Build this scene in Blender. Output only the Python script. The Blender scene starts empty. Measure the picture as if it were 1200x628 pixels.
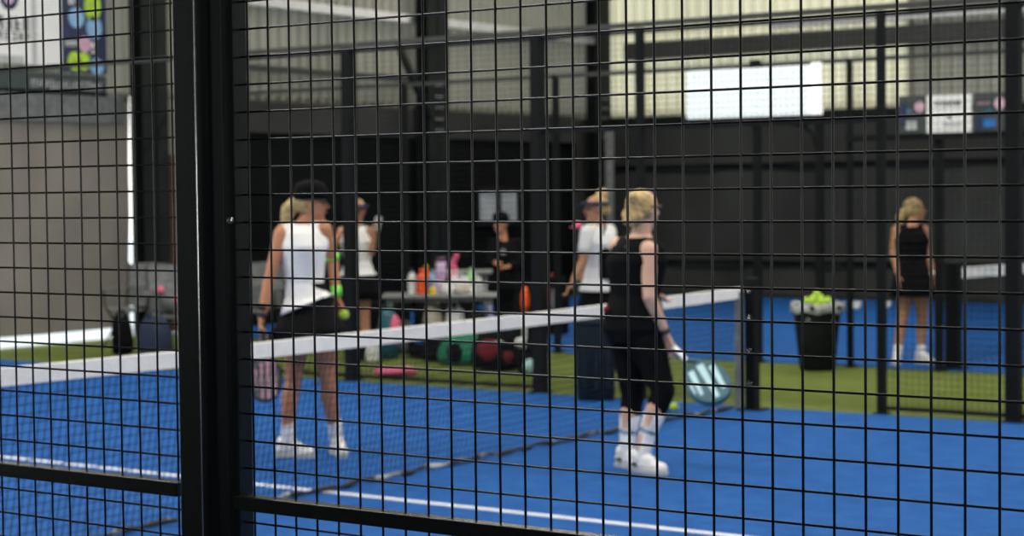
import bpy, math, random
from mathutils import Vector, Matrix, Euler
random.seed(7)
sc = bpy.context.scene
COL = sc.collection
V = Vector

# ------------------------------------------------------------------ camera model
F, PITCH, ROLL, TH = 2157.75, 0.0386, 0.01074, 0.60763
H, DN = 1.63, 2.4707
sc.render.resolution_x, sc.render.resolution_y = 1200, 628
cam_d = bpy.data.cameras.new('camera'); cam = bpy.data.objects.new('camera', cam_d); COL.objects.link(cam)
cam_d.sensor_width = 36; cam_d.lens = F / 1200 * 36
cam.location = (0, -DN, H)
cam.matrix_world = Matrix.Translation((0, -DN, H)) @ (Matrix.Rotation(TH, 4, 'Z') @ Matrix.Rotation(math.pi/2 - PITCH, 4, 'X') @ Matrix.Rotation(-ROLL, 4, 'Z'))
cam_d.dof.use_dof = True; cam_d.dof.focus_distance = 3.0; cam_d.dof.aperture_fstop = 6.6
cam_d.dof.aperture_blades = 0
cam_d.clip_end = 300
sc.camera = cam
RT = V((math.cos(TH), math.sin(TH), 0)); FW = V((-math.sin(TH), math.cos(TH), 0))

def ray(x, y):
    a, b = x - 600, 314 - y
    cr, sr = math.cos(ROLL), math.sin(ROLL)
    x1, y1 = a*cr + b*sr, -a*sr + b*cr
    c, s = math.cos(PITCH), math.sin(PITCH)
    X, Y, Z = x1, F*c + y1*s, y1*c - F*s
    return V((X*math.cos(TH) - Y*math.sin(TH), X*math.sin(TH) + Y*math.cos(TH), Z))
def plane(x, y, axis, val):
    d = ray(x, y); o = V((0, -DN, H)); return o + d*((val - o[axis])/d[axis])
def ground(x, y): return plane(x, y, 2, 0)
def depth_at(x, y, z):                      # the point on this ray at depth z from the lens
    d = ray(x, y); return V((0, -DN, H)) + d*(z/d.dot(FW))
def stand(x, z):                            # foot point on the ground in column x at depth z
    p = depth_at(x, 300, z); q = V((p.x, p.y, 0))
    y = 232 + F*H/z; d = ray(x, y); k = z/d.dot(FW); return V((d.x*k, -DN + d.y*k, 0))

# ------------------------------------------------------------------ materials
def mat(name, col, rough=.6, metal=0., var=.12, scale=12., bump=0., bscale=40., emit=0., trans=0., spec=.5, sheen=0.):
    m = bpy.data.materials.new(name); m.use_nodes = True
    nt = m.node_tree; n = nt.nodes; L = nt.links; b = n['Principled BSDF']
    b.inputs['Roughness'].default_value = rough; b.inputs['Metallic'].default_value = metal
    b.inputs['Specular IOR Level'].default_value = spec
    tc = n.new('ShaderNodeTexCoord'); no = n.new('ShaderNodeTexNoise'); no.inputs['Scale'].default_value = scale
    no.inputs['Detail'].default_value = 4
    L.new(tc.outputs['Object'], no.inputs['Vector'])
    r = n.new('ShaderNodeValToRGB'); r.color_ramp.elements[0].position = .3; r.color_ramp.elements[1].position = .7
    c = V(col[:3])
    r.color_ramp.elements[0].color = (*(c*(1-var)), 1); r.color_ramp.elements[1].color = (*[min(1, v) for v in c*(1+var)], 1)
    L.new(no.outputs['Fac'], r.inputs['Fac']); L.new(r.outputs['Color'], b.inputs['Base Color'])
    if bump:
        n2 = n.new('ShaderNodeTexNoise'); n2.inputs['Scale'].default_value = bscale
        L.new(tc.outputs['Object'], n2.inputs['Vector'])
        bp = n.new('ShaderNodeBump'); bp.inputs['Strength'].default_value = bump; bp.inputs['Distance'].default_value = .02
        L.new(n2.outputs['Fac'], bp.inputs['Height']); L.new(bp.outputs['Normal'], b.inputs['Normal'])
    if emit:
        L.new(r.outputs['Color'], b.inputs['Emission Color']); b.inputs['Emission Strength'].default_value = emit
    if trans:
        t = n.new('ShaderNodeBsdfTranslucent'); L.new(r.outputs['Color'], t.inputs['Color'])
        mx = n.new('ShaderNodeMixShader'); mx.inputs[0].default_value = trans
        L.new(b.outputs[0], mx.inputs[1]); L.new(t.outputs[0], mx.inputs[2]); L.new(mx.outputs[0], n['Material Output'].inputs['Surface'])
    return m

def turf(name, a, b_):
    m = mat(name, a, rough=.85, var=.05, scale=1.3, bump=.5, bscale=260, spec=.25)
    nt = m.node_tree; n = nt.nodes; L = nt.links
    r = [x for x in n if x.type == 'VALTORGB'][0]
    fine = n.new('ShaderNodeTexNoise'); fine.inputs['Scale'].default_value = 7; fine.inputs['Detail'].default_value = 8
    tc = [x for x in n if x.type == 'TEX_COORD'][0]; L.new(tc.outputs['Object'], fine.inputs['Vector'])
    mx = n.new('ShaderNodeMixRGB'); mx.inputs[2].default_value = (*b_, 1)
    r2 = n.new('ShaderNodeValToRGB'); r2.color_ramp.elements[0].position = .4; r2.color_ramp.elements[1].position = .75
    L.new(fine.outputs['Fac'], r2.inputs['Fac']); L.new(r2.outputs['Color'], mx.inputs[0])
    L.new(r.outputs['Color'], mx.inputs[1]); L.new(mx.outputs['Color'], n['Principled BSDF'].inputs['Base Color'])
    return m

M = {}
M['blue'] = turf('blue_turf', (.003, .078, .31), (.009, .112, .385))
M['green'] = turf('green_turf', (.105, .15, .022), (.15, .185, .035))
M['dark_floor'] = mat('added_dark_floor', (.03, .032, .032), .9, var=.2, scale=5, spec=.2)
M['line'] = mat('white_line', (.75, .77, .8), .7, bump=.2)
M['black'] = mat('black_powder_coat', (.003, .004, .0045), .27, var=.25, scale=60, bump=.04, bscale=300, spec=.4)
M['blackfar'] = mat('black_post_coat', (.005, .0065, .0065), .6, var=.25, scale=20, spec=.12)
M['wire'] = mat('black_coated_wire', (.003, .0035, .003), .3, var=.3, scale=90, spec=.28)
M['wirefar'] = mat('green_black_wire', (.004, .005, .0045), .7, spec=.1)
M['steel'] = mat('zinc_bolt', (.6, .6, .58), .25, metal=1)
M['nettape'] = mat('net_tape', (.90, .89, .85), .6, var=.05, scale=20, bump=.2, bscale=60)
M['netcord'] = mat('net_cord', (.006, .008, .012), .8, spec=.1)
M['rope'] = mat('net_rope', (.10, .10, .10), .7, var=.95, scale=5)
_r = [x for x in M['rope'].node_tree.nodes if x.type == 'VALTORGB'][0]
_r.color_ramp.elements[0].color = (.015, .017, .02, 1); _r.color_ramp.elements[1].color = (.6, .6, .58, 1); _r.color_ramp.elements[0].position = .56; _r.color_ramp.elements[1].position = .68
M['tarp_black'] = mat('black_windscreen', (.003, .004, .004), .9, var=.4, scale=1.2, bump=.3, bscale=3, spec=.08)
M['tarp_grey'] = mat('charcoal_windscreen', (.038, .041, .038), .9, var=.3, scale=.7, bump=.4, bscale=2, spec=.15)
M['tarp_pale'] = mat('grey_canvas', (.17, .155, .135), .85, var=.16, scale=.9, bump=.4, bscale=2.5, trans=.2)
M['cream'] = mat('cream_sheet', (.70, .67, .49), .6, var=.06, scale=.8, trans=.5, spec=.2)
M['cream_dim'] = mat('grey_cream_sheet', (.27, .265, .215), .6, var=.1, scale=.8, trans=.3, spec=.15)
M['column'] = mat('dark_green_steel', (.008, .011, .010), .6, var=.3, scale=5, spec=.2)
M['girt'] = mat('grey_girt', (.055, .058, .053), .6, spec=.2)
M['girt_pale'] = mat('pale_girt', (.62, .62, .6), .45)
M['concrete'] = mat('pale_concrete', (.85, .85, .83), .8, scale=2)
M['brownwall'] = mat('brown_board', (.16, .075, .04), .7)
M['skin'] = mat('tanned_skin', (.54, .235, .12), .5, var=.06, scale=9)
M['skin_pale'] = mat('pale_skin', (.66, .40, .29), .5, var=.05, scale=9)
M['skin_mid'] = mat('warm_skin', (.50, .25, .14), .5, var=.06, scale=9)
M['lips'] = mat('lips', (.38, .10, .08), .4)
M['eye'] = mat('eye', (.05, .04, .035), .2)
M['blond'] = mat('blond_hair', (.50, .36, .15), .55, var=.45, scale=35, bump=.8, bscale=60)
M['blond_brown'] = mat('brown_blond_hair', (.36, .25, .13), .55, var=.5, scale=35, bump=.8, bscale=60)
M['darkhair'] = mat('dark_hair', (.02, .016, .012), .5, var=.4, scale=35)
M['white'] = mat('white_cloth', (.84, .84, .84), .75, var=.04, scale=6, bump=.5, bscale=9)
M['blackcloth'] = mat('black_cloth', (.004, .0045, .005), .9, spec=.1, var=.3, scale=6, bump=.4, bscale=10)
M['navy'] = mat('navy_cloth', (.012, .022, .06), .7)
M['sock'] = mat('white_sock', (.86, .88, .90), .8, bump=.5, bscale=60)
M['pattern'] = mat('grey_pattern', (.22, .33, .42), .8, var=.6, scale=40)
M['shoe'] = mat('white_shoe', (.88, .88, .84), .5, var=.06, scale=20)
M['sole'] = mat('shoe_sole', (.55, .56, .55), .6)
M['darkmark'] = mat('dark_mark', (.03, .035, .04), .5)
M['rubber'] = mat('black_rubber', (.012, .012, .013), .5)
M['pink'] = mat('pink', (.75, .13, .25), .6)
M['palepink'] = mat('pale_pink', (.78, .40, .45), .6)
M['teal'] = mat('teal', (.006, .09, .13), .4, var=.3, scale=20)
M['paleblue'] = mat('pale_blue', (.45, .70, .75), .4)
M['ball'] = mat('tennis_ball_felt', (.52, .80, .03), .9, var=.1, bump=.6, bscale=300)
M['lime'] = mat('lime_band', (.22, .9, .08), .6)
M['bin'] = mat('dark_plastic', (.006, .008, .009), .6, var=.2, spec=.15)
M['bin_blue'] = mat('blue_black_plastic', (.010, .018, .026), .6, var=.2, spec=.2)
M['linerm'] = mat('bin_liner', (.30, .32, .33), .3, var=.4, scale=30)
M['alu'] = mat('grey_metal', (.30, .31, .31), .4, metal=.4)
M['orange'] = mat('orange_plastic', (.85, .10, .01), .35)
M['yellow'] = mat('yellow_plastic', (.8, .62, .02), .4)
M['bluebag'] = mat('blue_fabric', (.02, .16, .55), .7)
M['greenbag'] = mat('green_fabric', (.012, .17, .10), .85, var=.5, scale=8)
M['red'] = mat('red_fabric', (.17, .008, .02), .85, var=.5, scale=18)
M['lilac'] = mat('lilac', (.55, .42, .62), .4)
M['plum'] = mat('plum', (.07, .03, .06), .4)
M['whitebag'] = mat('white_plastic_bag', (.68, .70, .70), .4, var=.1, bump=.8, bscale=14)
M['beige'] = mat('beige_fabric', (.5, .47, .40), .7)
M['greybag'] = mat('grey_fabric', (.13, .14, .145), .7, var=.3)
M['mint'] = mat('mint', (.35, .70, .35), .5)
M['sign_white'] = mat('sign_white', (.78, .79, .79), .5, var=.03)
M['sign_navy'] = mat('sign_navy', (.012, .022, .075), .5, var=.3, scale=3)
M['sign_dark'] = mat('sign_dark', (.035, .05, .05), .5)
M['sign_blue'] = mat('sign_blue', (.25, .46, .72), .5)
M['sign_lime'] = mat('sign_lime', (.42, .66, .05), .5, var=.3, scale=9)
M['sign_pink'] = mat('sign_pink', (.62, .38, .50), .5)
M['ink'] = mat('ink', (.10, .11, .12), .5)
M['lamp'] = mat('light_panel', (.86, .93, 1), .4, var=.02, emit=.3)
M['lampend'] = mat('light_panel_end', (1, 1, 1), .4, var=.0, emit=.7)
M['window'] = mat('frosted_pane', (.42, .45, .46), .4, var=.15, scale=3)
M['phone'] = mat('phone', (.6, .63, .65), .3)

# ------------------------------------------------------------------ mesh builder
class MB:
    def __init__(s): s.v = []; s.f = []; s.sm = []
    def add(s, vs, fs, smooth=True):
        o = len(s.v); s.v += [tuple(v) for v in vs]
        for f in fs: s.f.append(tuple(i+o for i in f)); s.sm.append(smooth)
        return s
    def box(s, lo, hi, bev=0):
        lo, hi = V(lo), V(hi)
        if bev <= 0:
            vs = [(x, y, z) for x in (lo.x, hi.x) for y in (lo.y, hi.y) for z in (lo.z, hi.z)]
            return s.add(vs, [(0,1,3,2),(4,6,7,5),(0,4,5,1),(2,3,7,6),(0,2,6,4),(1,5,7,3)], False)
        import bmesh
        bm = bmesh.new(); bmesh.ops.create_cube(bm, size=1)
        c = (lo+hi)/2; d = hi-lo
        for v in bm.verts: v.co = V((v.co.x*d.x+c.x, v.co.y*d.y+c.y, v.co.z*d.z+c.z))
        bmesh.ops.bevel(bm, geom=bm.edges[:], offset=bev, segments=2, affect='EDGES', profile=.5)
        bm.verts.index_update()
        s.add([v.co[:] for v in bm.verts], [[v.index for v in f.verts] for f in bm.faces], False); bm.free()
        return s
    def rings(s, rings, closed_ends=True, smooth=True):
        n = len(rings[0]); vs = [p for r in rings for p in r]; fs = []
        for i in range(len(rings)-1):
            for j in range(n):
                k = (j+1) % n; fs.append((i*n+j, i*n+k, (i+1)*n+k, (i+1)*n+j))
        if closed_ends:
            fs.append(tuple(range(n))[::-1]); m = (len(rings)-1)*n; fs.append(tuple(m+j for j in range(n)))
        return s.add(vs, fs, smooth)
    def tube(s, pts, r, n=10, smooth=True):
        pts = [V(p) for p in pts]; rs = r if isinstance(r, (list, tuple)) else [r]*len(pts)
        out = []; prev = None
        for i, p in enumerate(pts):
            t = (pts[min(i+1, len(pts)-1)] - pts[max(i-1, 0)]).normalized()
            if prev is None:
                a = V((0, 0, 1)) if abs(t.z) < .9 else V((1, 0, 0)); u = t.cross(a).normalized()
            else: u = (prev - t*prev.dot(t)).normalized()
            prev = u; w = t.cross(u)
            out.append([p + (u*math.cos(2*math.pi*k/n) + w*math.sin(2*math.pi*k/n))*rs[i] for k in range(n)])
        return s.rings(out, True, smooth)
    def cap(s, a, ra, b, rb, n=12):              # tapered limb with round ends
        a, b = V(a), V(b); t = (b-a)
        if t.length < 1e-5: return s.ell(a, (ra, ra, ra))
        t.normalize(); pts = []; rs = []
        for q in (-80, -55, -28): pts.append(a + t*ra*math.sin(math.radians(q))); rs.append(ra*math.cos(math.radians(q)))
        pts.append(a); rs.append(ra); pts.append(b); rs.append(rb)
        for q in (28, 55, 80): pts.append(b + t*rb*math.sin(math.radians(q))); rs.append(rb*math.cos(math.radians(q)))
        return s.tube(pts, rs, n)
    def ell(s, c, r, rot=None, nu=16, nv=10):
        c = V(c); R = rot if rot is not None else Matrix.Identity(3); rg = []
        for i in range(nv+1):
            ph = math.pi*(i+.02)/(nv+.04) - math.pi/2
            rg.append([c + R @ V((r[0]*math.cos(ph)*math.cos(2*math.pi*k/nu), r[1]*math.cos(ph)*math.sin(2*math.pi*k/nu), r[2]*math.sin(ph))) for k in range(nu)])
        return s.rings(rg)
    def lathe(s, c, prof, n=24, smooth=True, ends=True):     # prof [(r,z)...]
        c = V(c)
        return s.rings([[c + V((r*math.cos(2*math.pi*k/n), r*math.sin(2*math.pi*k/n), z)) for k in range(n)] for r, z in prof], ends, smooth)
    def disc(s, c, u, v, r1, r2, th, n=24):       # flat oval plate in the plane of u, v
        c, u, v = V(c), V(u), V(v); w = u.cross(v).normalized()*th
        a = [c + u*r1*math.cos(2*math.pi*k/n) + v*r2*math.sin(2*math.pi*k/n) for k in range(n)]
        return s.rings([[p-w/2 for p in a], [p+w/2 for p in a]], True, False)
    def poly(s, pts, w):                          # outline extruded along w
        w = V(w); a = [V(p) for p in pts]
        return s.rings([[p-w/2 for p in a], [p+w/2 for p in a]], True, False)
    def build(s, name, m, parent=None, loc=None):
        me = bpy.data.meshes.new(name); me.from_pydata(s.v, [], s.f); me.update()
        me.polygons.foreach_set('use_smooth', s.sm)
        o = bpy.data.objects.new(name, me); COL.objects.link(o); me.materials.append(m)
        if parent: o.parent = parent
        if loc is not None: o.location = loc
        return o
    def blob(s, name, m, parent=None, vox=.008, it=2):   # fused into one continuous surface
        o = s.build(name, m)
        r = o.modifiers.new('r', 'REMESH'); r.mode = 'VOXEL'; r.voxel_size = vox; r.use_smooth_shade = True
        sm = o.modifiers.new('s', 'SMOOTH'); sm.iterations = it; sm.factor = .5
        bpy.context.view_layer.update()
        dg = bpy.context.evaluated_depsgraph_get()
        me = bpy.data.meshes.new_from_object(o.evaluated_get(dg)); o.modifiers.clear()
        old = o.data; o.data = me; bpy.data.meshes.remove(old)
        me.polygons.foreach_set('use_smooth', [True]*len(me.polygons))
        if not me.materials: me.materials.append(m)
        if parent: o.parent = parent
        return o

def tag(o, label=None, cat=None, group=None, kind=None):
    if label: o['label'] = label
    if cat: o['category'] = cat
    if group: o['group'] = group
    if kind: o['kind'] = kind
    return o
def empty(name, loc, label, cat, rz=0, group=None):
    o = bpy.data.objects.new(name, None); COL.objects.link(o); o.location = loc; o.rotation_euler = (0, 0, rz)
    o.empty_display_size = .1
    return tag(o, label, cat, group)
def copy_tree(o, parent=None):
    c = o.copy(); COL.objects.link(c); c.parent = parent
    for ch in [x for x in o.children]: copy_tree(ch, c)
    return c
def structure(name, mb, m): return tag(mb.build(name, m), kind='structure')

# ------------------------------------------------------------------ ground and courts
NETX, FARY, NBY, WX, WY = -6.5, 10.15, 13.6, -16.4, 24.0
structure('floor', MB().box((-16.5, -9, -.12), (14, 24.2, -.012)), M['green'])
structure('floor_added_dark', MB().box((-16.4, -9.1, -.012), (13.9, -.08, -.002)), M['dark_floor'])  # unseen dark floor, added to keep green bounce off the near fence
structure('ground_outside', MB().box((-60, -60, -.3), (60, 60, -.125)), M['concrete'])
structure('floor_court', MB().box((WX+.1, -.06, -.02), (3.3, FARY, 0)), M['blue'])
structure('floor_next_court', MB().box((WX+.1, NBY+.05, -.02), (3.3, 23.7, 0)), M['blue'])
CLY = 5.3
structure('floor_centre_line', MB().box((-13.5, CLY-.025, 0), (.1, CLY+.025, .003)), M['line'])
structure('floor_service_line', MB().box((-13.42, .1, 0), (-13.37, FARY-.05, .003)), M['line'])
structure('floor_service_line_near', MB().box((.1, .1, 0), (.15, FARY-.05, .003)), M['line'])

# ------------------------------------------------------------------ hall walls
def corrugated(axis, fixed, a, b, z0, z1, pitch=.2, dep=.06):
    mb = MB(); n = int((b-a)/pitch); pts = []
    for i in range(n):
        u = a + i*pitch
        for f, d in ((0, 0), (.42, 0), (.5, dep), (.92, dep)): pts.append((u+f*pitch, d))
    vs = []; fs = []
    for u, d in pts:
        for z in (z0, z1): vs.append((fixed-d, u, z) if axis == 'x' else (u, fixed+d, z))
    for i in range(len(pts)-1): fs.append((2*i, 2*i+2, 2*i+3, 2*i+1))
    mb.add(vs, fs, False); return mb
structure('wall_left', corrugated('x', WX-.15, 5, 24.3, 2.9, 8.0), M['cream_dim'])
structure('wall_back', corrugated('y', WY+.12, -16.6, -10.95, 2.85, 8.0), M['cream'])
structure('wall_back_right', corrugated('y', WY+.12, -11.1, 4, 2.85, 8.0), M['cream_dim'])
structure('ceiling', MB().box((-16.9, -9.2, 8.0), (14.2, 24.5, 8.15)), M['girt'])
structure('wall_near', MB().box((-16.9, -9.3, -.1), (3.6, -9.15, 8.0)).box((10.5, -9.3, -.1), (14.2, -9.15, 8.0)).box((3.6, -9.3, 5), (10.5, -9.15, 8.0)), M['girt'])  # unseen wall; its opening is added to give posts and wires highlights
structure('wall_right', MB().box((14.0, -9.2, -.1), (14.2, 24.5, 8.0)), M['girt'])
structure('wall_left_back', MB().box((WX-.35, 14.8, -.1), (WX-.2, 24.4, 3)), M['girt'])
structure('wall_back_lower', MB().box((WX-.35, WY+.2, -.1), (4, WY+.3, 3)), M['girt'])
# windscreens hung along the lower walls
def screen(axis, fixed, a, b, z0, z1, amp=.02, seed=0):
    rnd = random.Random(seed); nu = int((b-a)/.12)+1; nz = 14; vs = []; fs = []
    ph = [rnd.uniform(0, 6.28) for _ in range(6)]
    for i in range(nu+1):
        u = a + (b-a)*i/nu
        for j in range(nz+1):
            z = z0 + (z1-z0)*j/nz
            d = amp*(math.sin(u*3.1+ph[0]+z*.8)+.6*math.sin(u*7.3+ph[1]-z*1.7)+.5*math.sin(z*4+ph[2]+u))
            vs.append((fixed+d, u, z) if axis == 'x' else (u, fixed+d, z))
    for i in range(nu):
        for j in range(nz):
            k = i*(nz+1)+j; fs.append((k, k+nz+1, k+nz+2, k+1))
    return MB().add(vs, fs, True)
YC = plane(151, 250, 0, WX).y - 9.5
e = empty('windscreen', (WX, 9.5, 0), 'pale grey canvas screen hung low behind the white net tape, below the emblem board', 'screen')
screen('x', 0, -4.5, YC, .12, 2.92, .02, 1).build('canvas', M['tarp_pale'], e)
MB().box((.05, -4.5, 2.55), (.06, YC-.1, 2.9)).build('upper_band', M['greybag'], e)
MB().tube([(0.02, -4.5, 2.84), (0.02, YC, 2.84)], .025).build('top_tube', M['girt'], e)
e = empty('windscreen', (WX, 19.5, 0), 'black screen hung behind the table and the two women in white', 'screen')
screen('x', 0, -4.75, 3.45, .05, 2.88, .02, 2).build('canvas', M['tarp_black'], e)
MB().tube([(0.02, -4.75, 2.9), (0.02, 3.45, 2.9)], .025).build('top_tube', M['girt'], e)
MB().box((.06, -4.75, 2.5), (.07, 3.45, 2.88)).build('upper_band', M['tarp_grey'], e)
e = empty('windscreen', (-6.2, WY, 0), 'charcoal screen covering the lower back wall behind the ball bin', 'screen')
screen('y', -.05, -10.15, 9, .02, 2.86, .02, 3).build('canvas', M['tarp_grey'], e)
for z in (.55, 2.1): MB().box((-10.1, -.14, z-.025), (9, -.10, z+.025)).build('batten', M['tarp_black'], e)
MB().box((-10.15, -.12, 2.84), (9, -.02, 2.93)).build('top_rail', M['column'], e)

# wall between the pale canvas and black screen
structure('wall_left_lower', MB().box((WX-.25, 13.45, 0), (WX-.12, 14.8, 3)), M['cream_dim'])
structure('trim_1', MB().box((WX-.11, 13.85, 0), (WX-.03, 14.8, 2.2)), M['brownwall'])
def column(name, x, y, w, label, d=.22, bolts=True):
    e = empty(name, (x, y, 0), label, 'column')
    m = MB(); m.box((-d/2, -w/2, 0), (-d/2+.02, w/2, 8)); m.box((d/2-.02, -w/2, 0), (d/2, w/2, 8)); m.box((-d/2, -.012, 0), (d/2, .012, 8))
    m.build('i_section', M['column'], e)
    b = MB()
    for k in range(5):
        for q in (-.05, .05):
            if k < 5: b.tube([(d/2, q, 2.6+k*.16), (d/2+.02, q, 2.6+k*.16)], .02, 6)
    if bolts: b.build('bolts', M['alu'], e)
    return e
ca, cb = plane(157, 160, 0, WX+.2).y, plane(187, 160, 0, WX+.2).y
c1 = column('steel_column', WX+.25, (ca+cb)/2, cb-ca, 'dark steel wall column at the right edge of the pale canvas', bolts=False)
ca, cb = plane(494, 50, 0, WX+.25).y, plane(518, 50, 0, WX+.25).y
c2 = column('steel_column', WX+.25, (ca+cb)/2, cb-ca, 'dark steel column with bolts and a slanted brace above the table')
ba, bb = plane(466, 50, 0, WX+.42), plane(503, 138, 0, WX+.42)
MB().tube([(.17, ba.y-(ca+cb)/2, ba.z), (.17, bb.y-(ca+cb)/2, bb.z)], .06, 6).build('brace', M['column'], c2)
c3 = column('steel_column', plane(701, 60, 1, 23.6).x, 23.6, .42, 'dark steel column at the corner behind the woman in the white tee')
# girts across the sheets
structure('trim_2', MB().box((WX-.1, 15.2, 4.15), (WX+.02, 23.9, 4.27)), M['girt_pale'])
structure('trim_3', MB().box((WX-.08, 5, 5.9), (WX+.02, 23.9, 6.05)), M['girt'])
structure('trim_4', MB().box((WX+.4, WY-.12, 3.88), (4, WY+.04, 4.16)), M['girt'])
structure('trim_5', MB().box((WX+3.1, WY-.14, 4.24), (4, WY+.02, 4.32)), M['girt_pale'])
structure('trim_6', MB().box((WX-.08, 14.9, 3.30), (WX+.02, 19.0, 3.38)), M['girt'])
e = empty('vent_pipe', (plane(714, 180, 1, 23.3).x, 23.3, 0), 'pale upright pipe on the dark back wall left of the charcoal screen', 'pipe')
MB().tube([(0, 0, 0), (0, 0, 2.75)], .08, 14).build('pipe', M['greybag'], e)
MB().tube([(0, 0, .9), (0, 0, .96)], .11, 14).build('collar', M['column'], e)

# window pane on the black screen
e = empty('wall_window', (WX+.1, 21.2, 0), 'small grey two-pane window above the person in black at the table', 'window')
a = plane(560, 224, 0, WX+.1); b_ = plane(605, 258, 0, WX+.1)
y0, y1, z1, z0 = a.y-21.2, b_.y-21.2, a.z, b_.z
fr = MB()
for lo, hi in (((-.02, y0-.06, z0-.06), (.04, y1+.06, z0)), ((-.02, y0-.06, z1), (.04, y1+.06, z1+.06)), ((-.02, y0-.06, z0), (.04, y0, z1)), ((-.02, y1, z0), (.04, y1+.06, z1)), ((-.02, (y0+y1)/2-.05, z0), (.04, (y0+y1)/2+.05, z1))): fr.box(lo, hi)
fr.build('window_frame', M['column'], e)
m_ = (y0+y1)/2
MB().box((0, y0, z0), (.015, m_-.05, z1)).build('pane', M['window'], e)
MB().box((0, m_+.05, z0), (.015, y1, z1)).build('pane', M['window'], e)

# boards on the left wall
def glyphs(mb, rnd, u0, u1, z0, z1, put, n):
    w = (u1-u0)/n; t = (z1-z0)*.22
    for k in range(n):
        a = u0+k*w+w*.12; b = a+w*.62
        for seg in rnd.sample([(a, a+t, z0, z1), (a, b, z1-t, z1), (a, b, z0, z0+t), (b-t, b, z0, z1), (a, b, (z0+z1)/2-t/2, (z0+z1)/2+t/2)], 3): put(mb, *seg)
def WL(px, py): p = plane(px, py, 0, WX+.02); return p.y, p.z
e = empty('sign_board', (WX+.02, 11.4, 0), 'white board with round emblem and grey print, high above the pale canvas', 'sign')
ya, za = WL(71, 78)
MB().box((0, -3, za), (.03, ya-11.4, 4.9)).build('board', M['sign_white'], e)
t = MB(); rnd = random.Random(3); putx = lambda mb, a, b, c, d: mb.box((.03, a-11.4, c), (.036, b-11.4, d))
for yy0, yy1, n in ((22, 34, 5), (40, 46, 6)):
    a = WL(-6, yy1); b = WL(43, yy0); glyphs(t, rnd, a[0], b[0], a[1], b[1], putx, n)
t.build('lettering', M['ink'], e)
t = MB(); a = WL(36, 78); b = WL(40, 0); t.box((.03, a[0]-11.4, a[1]), (.037, a[0]-11.4+.06, b[1]+.5))
a = WL(-5, 73); b = WL(26, 66); t.box((.03, a[0]-11.4, a[1]), (.037, b[0]-11.4, b[1])); t.build('stripe', M['window'], e)
a = WL(8, -2); t = MB(); t.lathe((0, 0, 0), [(.12, 0), (.125, .012), (.10, .012), (.10, 0)], 28)
o = t.build('emblem', M['sign_navy'], e); o.rotation_euler = (0, math.pi/2, 0); o.location = (.03, a[0]-11.4, a[1])
t = MB().disc((.033, a[0]-11.4, a[1]), (0, 1, 0), (0, 0, 1), .07, .07, .006); t.build('emblem_centre', M['lilac'], e)
e = empty('sign_board', (WX+.02, 12.4, 0), 'navy board printed with lime, blue and pink balls beside a white board', 'sign')
a = WL(72, 84); b = WL(122, 0)
MB().box((0, a[0]-12.4, a[1]), (.03, b[0]-12.4, 4.9)).build('board', M['sign_navy'], e)
for px, py, rx, ry, m in ((87, 21, .13, .14, 'sign_blue'), (106, 8, .14, .20, 'sign_lime'), (108, 33, .13, .16, 'sign_blue'), (97, 52, .11, .11, 'sign_pink'), (85, 72, .11, .13, 'sign_lime'), (96, 72, .10, .13, 'sign_lime'), (111, 78, .12, .11, 'sign_blue')):
    p = WL(px, py); MB().disc((.034, p[0]-12.4, p[1]), (0, 1, 0), (0, 0, 1), rx*.9, ry*.85, .008).build('printed_ball', M[m], e)
t = MB(); putx2 = lambda mb, a, b, c, d: mb.box((.03, a-12.4, c), (.04, b-12.4, d))
a = WL(74, 54); b = WL(88, 48); glyphs(t, rnd, a[0], b[0], a[1], b[1], putx2, 4)
a = WL(78, 5); b = WL(86, -2); glyphs(t, rnd, a[0], b[0], a[1], b[1], putx2, 2)
a = WL(105, 66); b = WL(109, 50); glyphs(t, rnd, a[0], b[0], a[1], b[1], putx2, 1)
t.build('lettering', M['sign_white'], e)
e = empty('sign_fascia', (WX+.03, 11.8, 0), 'dark fascia strip with faint white lettering, under the two printed boards', 'sign')
a = WL(-10, 106); b = WL(122, 86)
MB().box((0, a[0]-11.8-.8, 2.86), (.03, b[0]-11.8, 3.10)).build('board', M['sign_dark'], e)
t = MB(); a = WL(33, 101); b = WL(116, 91); glyphs(t, rnd, a[0], b[0], 2.92, 3.02, lambda mb, a, b, c, d: mb.box((.03, a-11.8, c), (.037, b-11.8, d)), 22)
t.build('lettering', M['window'], e)

# ------------------------------------------------------------------ woven wire panels
def wire_grid(xs, zs, r, zlo, zhi, xlo, xhi, n=6, off=True):
    mb = MB()
    for x in xs: mb.tube([(x, 0, zlo), (x, 0, zhi)], r, n)
    for z in zs: mb.tube([(xlo, (r*1.7 if off else 0), z), (xhi, (r*1.7 if off else 0), z)], r, n)
    return mb
rw = .0021
# --- near fence: left panel, post, right panel
e = empty('mesh_fence_panel', (-3.48, 0, 0), 'black wire mesh fence panel on the near side, left of the thick black post', 'fence')
xs = [-2.488+3.48-.0502*k for k in range(40)] + [-2.488+3.48+.009]
zs = [1.548+.05*k for k in range(-30, 31)]
wire_grid(xs, zs, rw, .03, 3.0, -.99, 1.02).build('wire_mesh', M['wire'], e)
MB().box((-1.0, -.034, 1.079), (1.02, -.006, 1.106), .002).build('rail', M['black'], e)
MB().box((-1.0, -.034, .02), (1.02, -.006, .05), .002).build('rail', M['black'], e)
MB().box((-1.0, -.034, 2.98), (1.02, -.006, 3.01), .002).build('rail', M['black'], e)
XL = plane(206, 280, 1, -.06).x; XR = plane(232, 280, 1, -.06).x
d = ray(262, 280); YB = -DN + d.y*(XR/d.x)
e = empty('fence_post', ((XL+XR)/2, 0, 0), 'thick square black steel post standing nearest the camera, with one bolt', 'post')
wpost = (XR-XL)/2
MB().box((-wpost, -.06, -.02), (wpost, YB, 3.02), .003).build('tube', M['black'], e)
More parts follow.
